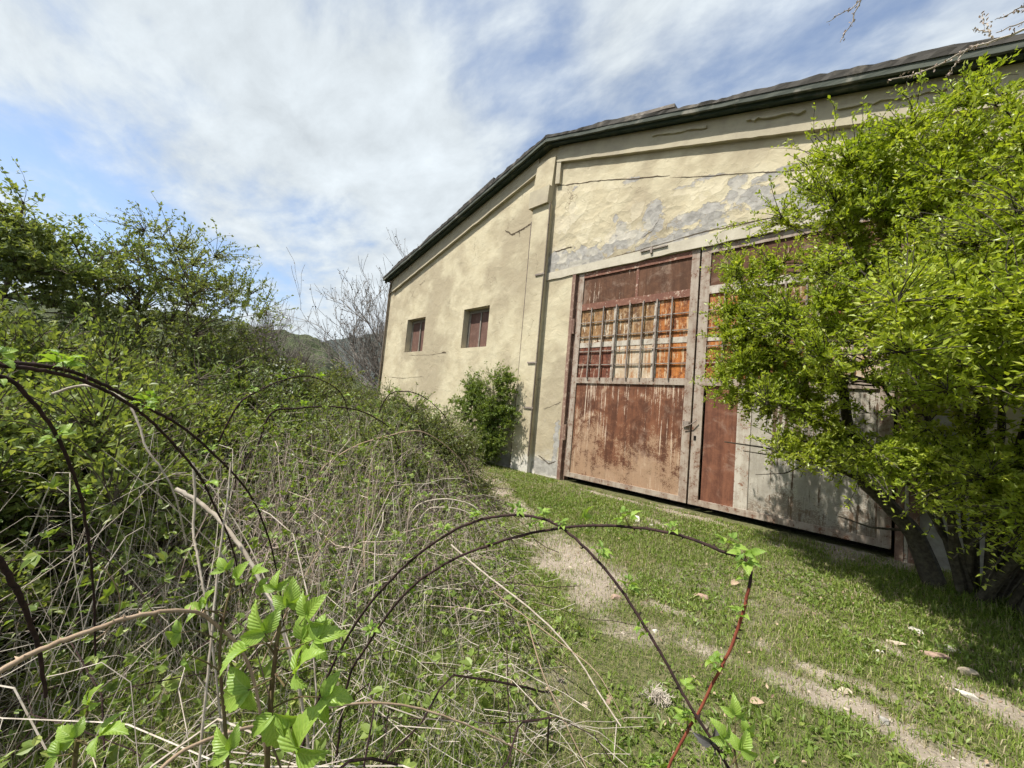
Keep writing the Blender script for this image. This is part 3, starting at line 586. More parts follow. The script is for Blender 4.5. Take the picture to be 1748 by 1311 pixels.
slopebox(G(), -9.9, -7.35, -.25, .5, lambda x: roofz(x) + .14 + .03 * (x + 9.9), lambda x: roofz(x) + .19 + .04 * (x + 9.9), 10, .006, 4).build('loose_board', M['felt'], d1)
slopebox(G(), -12.3, -9.6, -.245, .4, lambda x: roofz(x) + .118, lambda x: roofz(x) + .15, 10, .006, 6).build('loose_board', M['board'], d1)
slopebox(G(), -4.05, -2.70, -.24, .3, lambda x: roofz(x) + .15 + .04 * (x + 4.05), lambda x: roofz(x) + .20 + .05 * (x + 4.05), 8, .004, 7).build('loose_board', M['board'], d2)
slopebox(G(), -.75, 1.3, -.26, .8, lambda x: roofz(x) + .13, lambda x: roofz(x) + .19 + .03 * np.sin(x * 4), 16, .012, 9).build('loose_board', M['felt'], d2)

# ------------------------------------------------------------------ plants: generator
def rdir(k, up=0.0):
    d = rng.normal(size=(k, 3)); d[:, 2] += up; return unit(d)
def bez(S, T, n=6, bend=.12, lift=.1):
    S, T = np.asarray(S, float), np.asarray(T, float); Lg = np.linalg.norm(T - S, axis=1, keepdims=True)
    Cc = S + (T - S) * .5 + rng.normal(size=S.shape) * bend * Lg + np.array([0, 0, 1.0]) * lift * Lg
    t = np.linspace(0, 1, n)[None, :, None]
    return (1 - t) ** 2 * S[:, None] + 2 * t * (1 - t) * Cc[:, None] + t ** 2 * T[:, None]
def nearest(T, K, kz=.6):
    """for each target the skeleton point it grows from; points above the target cost more"""
    out = np.empty(len(T), int)
    for a in range(0, len(T), 400):
        d = T[a:a + 400, None] - K[None]; c = np.sqrt((d ** 2).sum(-1)) + kz * np.maximum(0, -d[..., 2]); out[a:a + 400] = c.argmin(1)
    return out
def lump3(P, s, seed):
    return (fbm(P[:, 0] * s + seed, P[:, 1] * s + P[:, 2] * s * .7, 3) + fbm(P[:, 2] * s - seed, P[:, 0] * s * .8 - P[:, 1] * s * .6, 3)) / 2
def in_lobes(k, lobes, shell=.55, clump=0.0, cs=2.2, seed=0.0):
    w = np.array([l[3] * l[4] * l[5] for l in lobes]); w = w / w.sum(); out = []; n = 0
    while n < k:
        j = rng.choice(len(lobes), k * 2, p=w); lb = np.array(lobes)[j]
        P = lb[:, :3] + rdir(k * 2) * (rng.random((k * 2, 1)) ** shell) * lb[:, 3:6]
        if clump: P = P[(lump3(P, cs, seed) - .5) * 5 * clump + .62 > rng.random(len(P))]
        out.append(P); n += len(P)
    return np.concatenate(out)[:k]
def leafy(name, label, cat, loc, stems, lobes, nb, nt, nl, leaf, lmat, bmat, group=None, trunk_r=.03, twig=.35, tmpl=KITE, clump=.6, cs=2.2, spike=.12, up=.35, tr=.0022, stem_to=None, sides=5, along=.25, seedv=0.0, extra=None, lift=.12, shell=.5):
    """woody plant grown towards points of its crown: stems > limbs > twigs > leaves (trunk and crown are its parts)"""
    root = empty(name, loc, label, cat, group); wood = G(); crown = G(); c0 = np.array([np.mean([l[i] for l in lobes]) for i in range(3)])
    b = rng.normal(size=(stems, 3)) * .05 * (0 if stems == 1 else 1 + .02 * stems); b[:, 2] = -.12
    tg = np.array(stem_to, float) if stem_to is not None else in_lobes(stems, lobes, .9) * np.array([.8, .8, .92])
    b = b[:len(tg)] if len(b) >= len(tg) else np.resize(b, (len(tg), 3))
    P = bez(b, tg, 12, .05, .12); P[:, 1:-1] += rng.normal(size=P[:, 1:-1].shape) * .012
    wood.tubes(P, np.linspace(trunk_r, trunk_r * .22, 12)[None] * (.6 + .6 * rng.random((len(P), 1))), sides + 2)
    K = P[:, 3:].reshape(-1, 3)
    T = in_lobes(nb, lobes, .5, clump * .5, cs, seedv); P2 = bez(K[nearest(T, K)], T, 8, .1, lift); wood.tubes(P2, np.linspace(trunk_r * .3, .004, 8)[None] * (.6 + .6 * rng.random((nb, 1))), sides)
    K = np.concatenate([P2[:, 2:].reshape(-1, 3), K])
    T = in_lobes(nt, lobes, shell, clump, cs, seedv); ns = int(nt * spike * 2); o = unit(T[:ns] - c0); T[:ns] += o * (rng.random((ns, 1)) * twig * 1.0) + np.array([0, 0, .5]) * rng.random((ns, 1)) * twig
    S = K[nearest(T, K, .3)]; d = T - S; Ld = np.linalg.norm(d, axis=1, keepdims=True); S = np.where(Ld > twig * 2.6, T - d / np.maximum(Ld, 1e-6) * twig * 2.6, S)
    P3 = bez(S, T, 6, .1, .08); wood.tubes(P3, np.linspace(tr * 1.6, tr * .7, 6)[None], 3)
    if nl:
        nn = max(1, int(nl)); u = along + (1.03 - along) * rng.random((nt, nn)) ** .8; q = np.clip(u, 0, 1) * 5; i0 = np.clip(q.astype(int), 0, 4); fr = (q - i0)[..., None]; ar = np.arange(nt)[:, None]
        C = (P3[ar, i0] * (1 - fr) + P3[ar, i0 + 1] * fr).reshape(-1, 3); D = np.repeat(unit(P3[:, -1] - P3[:, -3]), nn, 0)
        C = C + rng.normal(size=C.shape) * leaf[0] * .25; D = unit(D * .55 + rdir(len(C), up) * .9); Nn = rdir(len(C), 1.6)
        L = leaf[0] * (.6 + .8 * rng.random(len(C))); crown.leaves(C, D, Nn, L, L * leaf[1], tmpl)
    if extra: extra(wood, crown)
    wood.build('trunk', bmat, root)
    if nl: crown.build('crown', lmat, root)
    return root
def place(o, loc, rz=0.0, sc=(1, 1, 1), label=None, group=None):
    o.location = tuple(float(a) for a in loc); o.rotation_euler = (0, 0, rz); o.scale = sc
    if label: o['label'] = label
    if group: o['group'] = group
    return o
def on_ground(px, py, dist, sink=.03):
    p = at(px, py, dist); p[2] = float(gz(p[0], p[1])) - sink; return p
def hz(px): return 642 + .0893 * px       # photo row of the eye-level line
def ztop(px, py, dist): return float(at(px, py, dist)[2])

# ------------------------------------------------------------------ the big bush by the door
bx = (.72, -.85)
bl = (bx[0], bx[1], float(gz(*bx)))
def rel(pts): return [(a - bx[0], b - bx[1], c - bl[2], *r) for a, b, c, *r in pts]
blobes = rel([(.35, -1.5, 2.75, 1.15, 1.0, .95), (-.6, -1.45, 2.45, .85, .7, .8), (-.95, -1.5, 3.15, .55, .5, .6), (-.25, -1.5, 3.75, .75, .7, .62), (.4, -1.45, 3.7, .85, .8, .65), (1.0, -1.35, 4.0, .8, .8, .8), (1.8, -1.4, 3.1, 1.1, 1.0, 1.3), (.6, -2.0, 2.15, .9, .7, .65), (-.85, -1.4, 1.75, .65, .5, .5), (-.2, -1.55, 1.6, .75, .6, .45), (1.7, -1.6, 1.6, 1.0, .9, .9), (.6, -1.5, 1.5, .8, .7, .45), (.05, -2.35, 2.15, .65, .55, .5), (.75, -2.6, 2.4, .75, .6, .75), (1.5, -2.5, 2.3, .8, .8, .9), (1.3, -2.3, 3.3, .8, .7, .7), (.85, -1.7, 1.15, .8, .6, .4), (1.7, -1.9, 1.0, .8, .7, .5), (.1, -1.6, 1.25, .6, .5, .3), (-1.05, -1.35, 2.3, .5, .45, .6), (.4, -3.0, 1.95, .65, .5, .45), (1.2, -3.1, 2.1, .9, .6, .6), (1.0, -2.2, 1.05, .6, .5, .35), (1.8, -2.6, 1.3, .7, .6, .5), (.35, -1.9, 1.15, .5, .45, .3), (1.35, -1.05, 1.05, .6, .5, .75), (.95, -1.35, .9, .4, .35, .35), (-.3, -1.5, 1.1, .7, .5, .25), (.3, -1.9, .85, .5, .4, .25), (1.0, -2.0, .75, .55, .45, .3), (1.7, -2.0, .8, .6, .5, .35)])
bstems = [(x - bx[0], y - bx[1], z - bl[2]) for x, y, z in [(-.1, -1.2, 1.25), (-.3, -1.4, 2.4), (.3, -1.3, 3.3), (.55, -1.6, 2.6), (.9, -1.2, 3.6), (1.2, -1.4, 2.6), (1.5, -1.7, 2.3), (.2, -1.9, 2.0), (-.2, -1.2, 3.0), (1.8, -1.0, 2.9), (.75, -.9, 2.4), (1.35, -.6, 1.7), (.4, -.75, 2.2), (.62, -1.05, 2.8), (1.0, -1.6, 1.9), (.9, -.7, 3.0)]]
def bush_extra(wood, crown):
    q = lambda *p: np.array([[a - bx[0], b - bx[1], c - bl[2]] for a, b, c in p])
    def cm(P, n=20):
        t = np.linspace(0, len(P) - 1, n); return np.stack([np.interp(t, range(len(P)), P[:, k]) for k in range(3)], -1)
    # the thick low limb that leans to the left and its bare lower boughs
    wood.tubes(cm(q((.50, -.80, -.35), (.36, -.82, .12), (.26, -.84, .42), (.05, -.88, .68), (-.14, -.9, .86), (-.22, -1.0, 1.2), (-.3, -1.2, 1.9))), np.linspace(.095, .04, 20), 8)
    for P, r in [(q((-.12, -.95, .85), (-.5, -1.1, 1.02), (-.95, -1.3, 1.1), (-1.32, -1.45, 1.12)), .02), (q((-.14, -.95, .88), (-.45, -1.25, 1.0), (-.8, -1.5, 1.03), (-1.08, -1.65, 1.05)), .016), (q((-.5, -1.1, 1.02), (-.75, -1.2, .84), (-1.02, -1.3, .78)), .011), (q((.2, -.85, .42), (-.05, -.98, .40), (-.3, -1.05, .46)), .015), (q((.7, -.8, -.3), (1.0, -1.0, .1), (1.4, -1.3, .5)), .05), (q((.6, -.9, -.2), (.9, -1.3, .6), (1.1, -1.5, 1.4)), .035)]: wood.tubes(cm(P), np.linspace(r, r * .35, 20), 6)
    for P in (q((.66, -.8, -.3), (.66, -.78, .5), (.62, -.8, 1.3)), q((.78, -.75, -.3), (.85, -.7, .6), (.8, -.7, 1.5)), q((.72, -.9, -.3), (.74, -1.0, .6), (.9, -1.1, 1.6)), q((.82, -.95, -.3), (1.0, -1.1, .5), (1.2, -1.15, 1.4)), q((.9, -.6, -.3), (1.0, -.55, .6), (1.1, -.6, 1.6))): wood.tubes(cm(P), np.linspace(.036, .02, 20), 7)
leafy('flowering_shrub', 'huge bright green multi-stemmed bush spreading over the right door leaf', 'bush', bl, len(bstems), blobes, 540, 19500, 20, (.041, .46), M['bush'], M['bark'], trunk_r=.036, twig=.33, tmpl=KITE, clump=1.3, cs=2.6, spike=.22, up=.6, stem_to=bstems, tr=.003, extra=bush_extra, seedv=3.1, along=.12)

# ------------------------------------------------------------------ shrub growing against the pilaster
ws = (-6.55, -.32); wb = (ws[0], ws[1], float(gz(*ws)) - .03)
def ws_extra(wood, crown):
    for a, b, z, r in [(-1.0, -.1, 2.0, 0), (-.75, -.15, 2.3, 0), (-.3, -.05, 2.45, 0), (.1, -.1, 2.3, 0), (-.5, 0, 2.25, 0), (.3, .0, 2.2, 0), (-1.15, -.1, 1.75, 0)]:
        P = bez(np.array([[.0, 0, .9]]), np.array([[a, b, z]]), 10, .05, .2); wood.tubes(P, np.linspace(.008, .003, 10), 4)
        k = 60; u = rng.integers(4, 10, k); crown.leaves(P[0, u] + rng.normal(size=(k, 3)) * .03, rdir(k, .8), rdir(k, 1), .035, .02, KITE)
leafy('climbing_shrub', 'dark green shrub with thin upright shoots climbing the yellow pilaster', 'shrub', wb, 9, [(.05, -.05, 1.25, .62, .30, .55), (-.45, -.05, 1.55, .6, .25, .4), (.1, -.08, .6, .5, .3, .45), (-.6, -.1, .5, .5, .3, .4), (.15, -.02, 1.8, .5, .2, .35), (-.95, -.05, 1.25, .5, .2, .4), (.42, -.05, 1.0, .3, .2, .4)], 110, 2300, 16, (.045, .5), M['wallshrub'], M['bark_dark'], trunk_r=.018, twig=.32, clump=1.1, cs=3.2, spike=.35, up=.6, extra=ws_extra)

# ------------------------------------------------------------------ trees and shrubs on the left
def on(px, dist): return on_ground(px, hz(px), dist)
p = on(-30, 8.8)
leafy('broadleaf_tree', 'tall dark tree with layered boughs at the far left edge', 'tree', p, 1, [(.1, -.4, 3.75, .5, .5, .22), (.2, .1, 3.35, .7, .7, .22), (.4, .3, 2.95, .95, .8, .26), (-.3, -.9, 3.3, .9, .9, .4), (.1, 0, 2.55, 1.1, 1.1, .30), (.4, .6, 2.05, 1.0, .9, .42), (-.2, -1.2, 2.0, 1.2, 1.2, .6), (.3, .9, 1.4, 1.1, 1.0, .5)], 150, 3300, 15, (.062, .5), M['darktree'], M['bark_dark'], trunk_r=.05, twig=.4, clump=1.15, cs=1.5, spike=.1, up=.2, stem_to=[(.15, .1, 3.8)], lift=.14, seedv=1.0)
# open-crowned young tree, drawn as a branching skeleton
def skeleton(root, levels, L0, r0, spread, kids, leaf=None, lmat=None, bmat=None, up=.25, fall=.68, seed=1, lean=(0, 0), nleaf=4, first=.35, rmin=.0024, stems=1):
    r = np.random.default_rng(seed); wood = G(); lv = []
    def go(p, d, L, rad, lev):
        n = 7; P = [p]; dd = d
        for i in range(n - 1): dd = unit(dd + r.normal(size=3) * .10 + np.array([0, 0, up * .12])); P.append(P[-1] + dd * L / (n - 1))
        P = np.array(P); wood.tubes(P, np.linspace(rad, rad * .5 if lev < levels else max(rmin * .9, rad * .3), n), 6 if lev < 2 else (4 if lev < levels else 3))
        if lev >= levels - 1:
            for k in range(nleaf): i = r.integers(1, n); lv.append((P[i] + r.normal(size=3) * .015, dd))
        if lev == levels: return
        for k in range(kids[lev]):
            t = first + (1 - first) * (k + r.random()) / kids[lev]; i = min(n - 2, int(t * (n - 1))); b = P[i] + (P[i + 1] - P[i]) * r.random(); ax = unit(P[i + 1] - P[i]); o = unit(np.cross(ax, r.normal(size=3))); a = spread * (.7 + .6 * r.random())
            go(b, unit(ax * math.cos(a) + o * math.sin(a) + np.array([0, 0, up * .5])), L * fall * (.7 + .5 * r.random()), max(rmin, rad * .52), lev + 1)
    for k in range(stems): go(np.array([0, 0, -.1]), unit(np.array([lean[0], lean[1], 1.0]) + (r.normal(size=3) * .25 if stems > 1 else 0)), L0 * (1 if stems == 1 else .8 + .3 * r.random()), r0, 0)
    wood.build('trunk', bmat, root)
    if leaf and lv:
        C = np.array([a for a, _ in lv]); D = np.array([b for _, b in lv]); k = len(C); c = G(); Lf = leaf[0] * (.6 + .8 * r.random(k)); c.leaves(C, unit(D * .4 + r.normal(size=(k, 3))), unit(r.normal(size=(k, 3)) + np.array([0, 0, 1.2])), Lf, Lf * leaf[1], KITE); c.build('crown', lmat, root)
    return root
p = on(275, 8.6)
leafy('young_tree', 'open domed tree with fine dark branches and sparse olive leaves against the sky', 'tree', p, 6, [(0, 0, 3.25, 1.0, 1.0, .72), (.35, .45, 2.75, 1.0, 1.0, .6), (-.4, -.5, 2.8, .9, .9, .55), (.1, .1, 2.2, 1.1, 1.1, .5)], 150, 1700, 13, (.046, .55), M['sparse'], M['bark_dark'], trunk_r=.035, twig=.5, clump=.7, cs=1.8, spike=.3, up=.4, tr=.003, lift=.2, seedv=6.0, shell=.42)
p = on(212, 8.6); t = empty('sapling', p, 'leafy dark-stemmed sapling leaning in front of the open tree', 'sapling')
skeleton(t, 3, 3.7, .034, .85, [16, 5, 4], (.070, .5), M['shrub2'], M['bark_dark'], up=.12, fall=.25, seed=17, nleaf=5, first=.3, lean=(.04, .05))
p = on(440, 17); t = empty('bare_tree', p, 'pale bare tree with fine upright twigs before the green hillside', 'tree')
skeleton(t, 5, 1.75, .07, .40, [5, 4, 4, 3, 3], None, None, M['bare_twig'], up=.4, fall=.78, seed=21, first=.3, stems=4, rmin=.006)
p = on(476, 20); t = empty('bare_tree', p, 'small bare tree right of the pale bare one, twigs thin against sky', 'tree')
skeleton(t, 4, 1.7, .05, .42, [5, 4, 4, 3], None, None, M['bare_twig'], up=.35, fall=.76, seed=25, first=.3, stems=2, rmin=.007)
p = on(510, 24); t = empty('bare_sapling', p, 'tiny lone bare sapling standing on the ridge line', 'sapling')
skeleton(t, 3, 2.6, .04, .6, [6, 4, 3], (.08, .5), M['sparse'], M['bare_twig'], up=.3, fall=.42, seed=29, nleaf=1)
p = on(690, 17.2); t = empty('budding_tree', p, 'budding bare-branched tree reaching out from behind the warehouse corner', 'tree')
skeleton(t, 5, 3.5, .075, .46, [6, 4, 3, 3, 3], (.085, .5), M['bare_twig'], M['bare_twig'], up=.30, fall=.74, seed=33, nleaf=1, first=.12, lean=(-.60, -.40), stems=3, rmin=.007)

def shrub_proto(name, label, cat, loc, r, h, n, leaf, lmat, tmpl=KITE, group=None, seedv=0.0, nl=10):
    lb = [(0, 0, h * .62, r * .85, r * .85, h * .36)] + [(r * .6 * math.cos(a), r * .6 * math.sin(a), h * (.40 + .14 * math.sin(a * 2 + seedv)), r * .55, r * .55, h * .34) for a in np.linspace(0, 5.2, 5) + seedv]
    return leafy(name, label, cat, loc, 9, lb, 90, n, nl, leaf, lmat, M['bark_dark'], group, trunk_r=.016, twig=.3, tmpl=tmpl, tr=.0032, clump=1.6, cs=2.4 / max(r, .6) * 1.3, spike=.24, up=.4, seedv=seedv, along=.2)
# four kinds, each built once (unit sizes), then copied
SH = [  # px, dist, photo row of its top, radius, kind, label
    (40, 4.6, 520, .95, 0, 'big light green broad-leaved shrub below the dark tree, at the left edge'), (190, 5.5, 612, .9, 0, 'light green rounded shrub in front of the leaning sapling'),
    (312, 6.2, 590, 1.05, 1, 'leafy mid green shrub under the open tree'), (130, 7.2, 560, 1.0, 1, 'shady green shrub between the dark tree and the sapling'), (252, 8.0, 560, 1.2, 2, 'dull green bush at the foot of the open tree'),
    (395, 8.2, 572, 1.25, 1, 'tall green shrub standing below the pale bare tree'), (355, 10.5, 552, 1.3, 2, 'bush behind the tall shrub, touching the hillside'), (480, 9.2, 606, 1.2, 2, 'olive green bush behind the white blossom'),
    (540, 10.4, 612, 1.3, 2, 'olive green bush on the slope below the valley gap'), (598, 11.2, 648, 1.2, 1, 'low green bush below the budding tree'), (640, 12.3, 652, 1.0, 1, 'green bush tight against the warehouse corner'),
    (560, 7.4, 664, 1.1, 2, 'bramble-covered bush in the middle distance left of the windows'), (432, 6.4, 636, 1.1, 1, 'round leafy bush in front of the white blossom'), (15, 3.3, 618, .85, 0, 'nearest light green shrub, behind the black arching canes'),
    (-70, 5.0, 490, .9, 0, 'light green shrub cut by the left picture edge'), (330, 4.6, 668, .95, 0, 'bright low shrub behind the dry thicket'), (505, 5.6, 676, .9, 1, 'low leafy bush behind the arched mid-distance canes'), (110, 4.0, 610, .8, 0, 'light green shrub between the two nearest ones'),
    (695, 6.4, 668, .95, 2, 'thorny thin-leaved bush before the warehouse wall below the left window'), (642, 6.2, 672, .85, 1, 'dense green bush left of the thorny one'), (752, 5.9, 700, .75, 2, 'small thorny bush beside the climbing shrub'), (610, 4.7, 700, .85, 2, 'loose bush of small leaves in the middle of the thicket'), (700, 4.9, 752, .6, 2, 'low thorny bush at the right end of the thicket, before the gravel')]
kinds = [('broad_shrub', 'shrub', (.044, .58), M['shrub2'], 3000, OVAL), ('leafy_bush', 'bush', (.045, .55), M['shrub'], 2600, OVAL), ('thorn_bush', 'bush', (.045, .5), M['sparse'], 1900, KITE)]
protos = {}
for k, (px, dist, py, r, kd, label) in enumerate(SH):
    pos = on(px, dist); h = ztop(px, py, dist) - pos[2]
    nm, cat, lf, lm, nt, tm = kinds[kd]
    if kd not in protos: o = protos[kd] = shrub_proto(nm, label, cat, (0, 0, 0), 1.0, 1.6, nt, lf, lm, tm, 'shrubs growing wild left of the warehouse', kd * 1.7)
    else: o = copy_tree(protos[kd])
    place(o, pos, k * 2.4, (r, r, h / 1.68), label, 'shrubs growing wild left of the warehouse')
# white blossom
p = on(468, 7.6); h = ztop(468, 606, 7.6) - p[2]
def blos(wood, crown):
    k = 420; C = in_lobes(k, [(0, 0, h * .78, .42, .42, h * .2)], .6, .9, 4, 2.0); B = G(); B.leaves(C, rdir(k, .3), rdir(k), .045, .05, KITE); BL.append(B)
BL = []
o = leafy('blossoming_shrub', 'slim shrub with white blossom among the green bushes', 'shrub', p, 5, [(0, 0, h * .75, .5, .5, h * .25), (.1, 0, h * .45, .5, .5, h * .3)], 50, 500, 10, (.05, .5), M['sparse'], M['bark_dark'], trunk_r=.014, extra=blos)
BL[0].build('blossom', M['blossom'], o)

# tree out of frame on the right whose twigs hang into the top corner
p = np.array([3.4, -3.6, float(gz(3.4, -3.6))]); t = empty('overhanging_tree', p, 'tree beyond the right edge whose thin budding twigs hang across the top corner', 'tree')
wood = G(); bud = G(); rp = lambda px, py, d: at(px, py, d) - p
wood.tubes(bez(np.array([[0, 0, -.1]]), np.array([[-.3, .2, 5.6]]), 12, .03, 0), np.linspace(.11, .05, 12), 8)
limb = bez(np.array([[-.25, .15, 4.6]]), np.array([rp(1500, -120, 3.0)]), 12, .03, .12)[0]; wood.tubes(limb, np.linspace(.04, .010, 12), 6)
limb2 = bez(np.array([[-.25, .15, 4.4]]), np.array([rp(1800, 30, 3.1)]), 12, .03, .1)[0]; wood.tubes(limb2, np.linspace(.04, .012, 12), 6)
def twigline(pts, r, nb):
    P = np.array([rp(*q) for q in pts]); tt = np.linspace(0, len(P) - 1, 14); Q = np.stack([np.interp(tt, range(len(P)), P[:, k]) for k in range(3)], -1); Q[1:-1] += rng.normal(size=(12, 3)) * .004
    wood.tubes(Q, np.linspace(r, r * .4, 14), 4); u = rng.integers(3, 14, nb); bud.leaves(Q[u] + rng.normal(size=(nb, 3)) * .006, rdir(nb, .2), rdir(nb), .017, .010, OVAL)
twigline([(1500, -120, 3.0), (1483, -30, 3.0), (1467, 6, 3.0), (1452, 45, 3.0), (1434, 72, 3.0)], .006, 26); twigline([(1475, -5, 3.0), (1455, 15, 3.0), (1432, 25, 3.0), (1411, 38, 3.0)], .005, 16)
twigline([(1800, 30, 3.1), (1746, 52, 3.1), (1699, 68, 3.1), (1655, 82, 3.1), (1599, 112, 3.1), (1563, 128, 3.1), (1517, 136, 3.1)], .008, 60); twigline([(1650, 84, 3.1), (1630, 110, 3.1), (1614, 132, 3.1)], .004, 14); twigline([(1695, 66, 3.1), (1684, 48, 3.1), (1677, 24, 3.1)], .005, 16); twigline([(1690, 56, 3.1), (1672, 48, 3.1), (1660, 50, 3.1)], .004, 10)
twigline([(1800, 20, 3.1), (1748, 38, 3.1), (1700, 56, 3.1)], .006, 8); twigline([(1800, -20, 3.1), (1748, 8, 3.1), (1725, 22, 3.1), (1698, 34, 3.1)], .005, 22)
wood.build('trunk', M['twig'], t); bud.build('crown', M['twig_pink'], t)

# ------------------------------------------------------------------ grass, dry thicket (what nobody could count)
def scatter(k, x0, x1, y0, y1): return rng.uniform(x0, x1, k), rng.uniform(y0, y1, k)
CLEAR = lambda P, d: np.min(np.linalg.norm(P - CAM, axis=-1), axis=-1) > d
def blades(x, y, Lg, wd, lean, mats_i, gr):
    k = len(x); z = gz(x, y) - .01; a = rng.uniform(0, 2 * math.pi, k); h = np.stack([np.cos(a), np.sin(a), 0 * a], -1); s = np.stack([-np.sin(a), np.cos(a), 0 * a], -1)
    B = np.stack([x, y, z], -1); L1 = Lg[:, None]; upv = np.array([0, 0, 1.0]); ln = (lean * rng.random(k) * 1.6)[:, None]
    m = B + (upv * .58 + h * ln * .35) * L1; t = B + (upv * (.95 - ln * .35) + h * ln) * L1; w = wd[:, None] * s
    V = np.stack([B - w, B + w, m - w * .8, m + w * .8, t], 1)
    ok = CLEAR(V, .5); V = V[ok]; mi = mats_i[ok]; k = len(V)
    for j in range(3):
        W = V[mi == j]; n = len(W); o = (np.arange(n) * 5)[:, None]
        if n: gr.add(W.reshape(-1, 3), np.array([[0, 1, 3, 2]]) + o, np.array([[2, 3, 4]]) + o, mi=j)
gr = G()
x, y = scatter(620000, -9.5, 2.2, -6.6, -.12)
d = np.hypot(x, y + 6.5); keep = rng.random(len(x)) < np.clip(4.2 / d, .35, 1.0)
b = bare_of(x, y) + .6 * (fbm(x * 9, y * 9, 3) - .5); es = edge_s(x, y)
keep &= rng.random(len(x)) < np.where(es > .3, .55, np.clip(1.32 - b * 1.3, .14, 1)); keep &= ~((y > -.2) & (x > -4.95) & (x < .5))
keep &= es < 3.5
x, y, es, b, d = x[keep], y[keep], es[keep], b[keep], d[keep]
tall = np.maximum(sstep(.0, .7, es), .75 * np.exp(-((x - .9) ** 2 + (y + .7) ** 2) / .5)); patch = fbm(x * 2.2 + 9, y * 2.2, 3); Lg = (.018 + .055 * rng.random(len(x)) * (.4 + 1.2 * patch)) * (1 - tall) + tall * (.10 + .2 * rng.random(len(x)))
dry = (rng.random(len(x)) < np.where(es > .2, .22, .14 + .35 * np.clip(b, 0, 1))).astype(int)
blades(x, y, Lg, (.0012 + .0011 * rng.random(len(x))) * np.clip(d / 3.0, .8, 2.2), .35 + .6 * rng.random(len(x)) + .3 * tall, dry, gr)
tag(gr.build('grass', [M['grass'], M['straw'], M['grass']]), kind='stuff')
# small broad weeds in the lawn
x, y = scatter(14000, -6.5, 1.6, -5.6, -.2); k_ = (fbm(x * 1.7 + 30, y * 1.7, 3) > .52) & (bare_of(x, y) < .5) & (edge_s(x, y) < .6); x, y = x[k_], y[k_]
wd = G(); C = np.repeat(np.stack([x, y, gz(x, y) + .01], -1), 4, 0); k = len(C); C += rng.normal(size=(k, 3)) * np.array([.015, .015, .006]); wd.leaves(C, rdir(k, .5), rdir(k, 2.5), .03 + .02 * rng.random(k), .018, OVAL)
tag(wd.build('weeds', M['bramble']), kind='stuff')

def tangle_h(x, y):
    s = edge_s(x, y); d = np.hypot(x, y + 6.5); return (.12 + 1.0 * sstep(-.3, 1.3, s) * (.72 + .55 * fbm(x * .7 + 2, y * .7, 3))) * (.55 + .45 * sstep(1.2, 3.2, d))
def canes(k, region, Lr, rad, n, arch, gr, mi=0, sides=3, smin=-.05, smax=3.6, clear=.75, near_bias=None):
    x, y = scatter(k * 3, *region); es = edge_s(x, y); ok = (es > smin) & (es < smax) & (y < -.35)
    if near_bias is not None: ok &= rng.random(len(x)) < np.clip(near_bias / np.hypot(x, y + 6.5), .15, 1)
    x, y = x[ok][:k], y[ok][:k]; k = len(x); h = tangle_h(x, y) * rng.uniform(.25, 1.15, k); a = rng.uniform(0, 2 * math.pi, k); Lg = rng.uniform(*Lr, k)
    hd = np.stack([np.cos(a), np.sin(a)], -1); t = np.linspace(0, 1, n)[None]
    style = rng.random(k) < arch                                  # arching canes, else leaning or lying sticks
    z0 = gz(x, y); za = 4 * h[:, None] * t * (1 - t) * 1.05; zs = (h * rng.uniform(-.1, .9, k))[:, None] * (1 - t) + (h * rng.uniform(.1, 1.1, k))[:, None] * t
    z = z0[:, None] + np.maximum(np.where(style[:, None], za, zs), .01); wob = np.cumsum(rng.normal(size=(k, n, 3)) * .025 * Lg[:, None, None], 1)
    P = np.stack([x[:, None] + hd[:, :1] * Lg[:, None] * (t - .5), y[:, None] + hd[:, 1:] * Lg[:, None] * (t - .5), z], -1) + wob; P[..., 2] = np.maximum(P[..., 2], gz(P[..., 0], P[..., 1]))
    ok = CLEAR(P, clear) & (P[..., 1].max(1) < -.08); P = P[ok]
    gr.tubes(P, np.linspace(1, .55, n)[None] * (rad[0] + (rad[1] - rad[0]) * rng.random((len(P), 1)) ** 2), sides, mi); return P
tg = G()
RG = (-9.5, 1.2, -9.5, -.4)
Pa = canes(850, RG, (.5, 1.6), (.0012, .0036), 10, .45, tg, 0, 4, near_bias=3.2)
Pb = canes(4800, RG, (.2, .75), (.0009, .0019), 7, .35, tg, 0, 3, near_bias=3.4)
Pc = canes(5200, (-8.5, -2.0, -6.0, -.6), (.25, .9), (.0012, .0030), 6, .5, tg, 1, 3)
Pd = canes(420, RG, (.8, 2.2), (.0022, .0055), 10, .75, tg, 2, 4)
tag(tg.build('dry_bramble_thicket', [M['twig'], M['twig_pink'], M['cane_dark']]), kind='stuff')
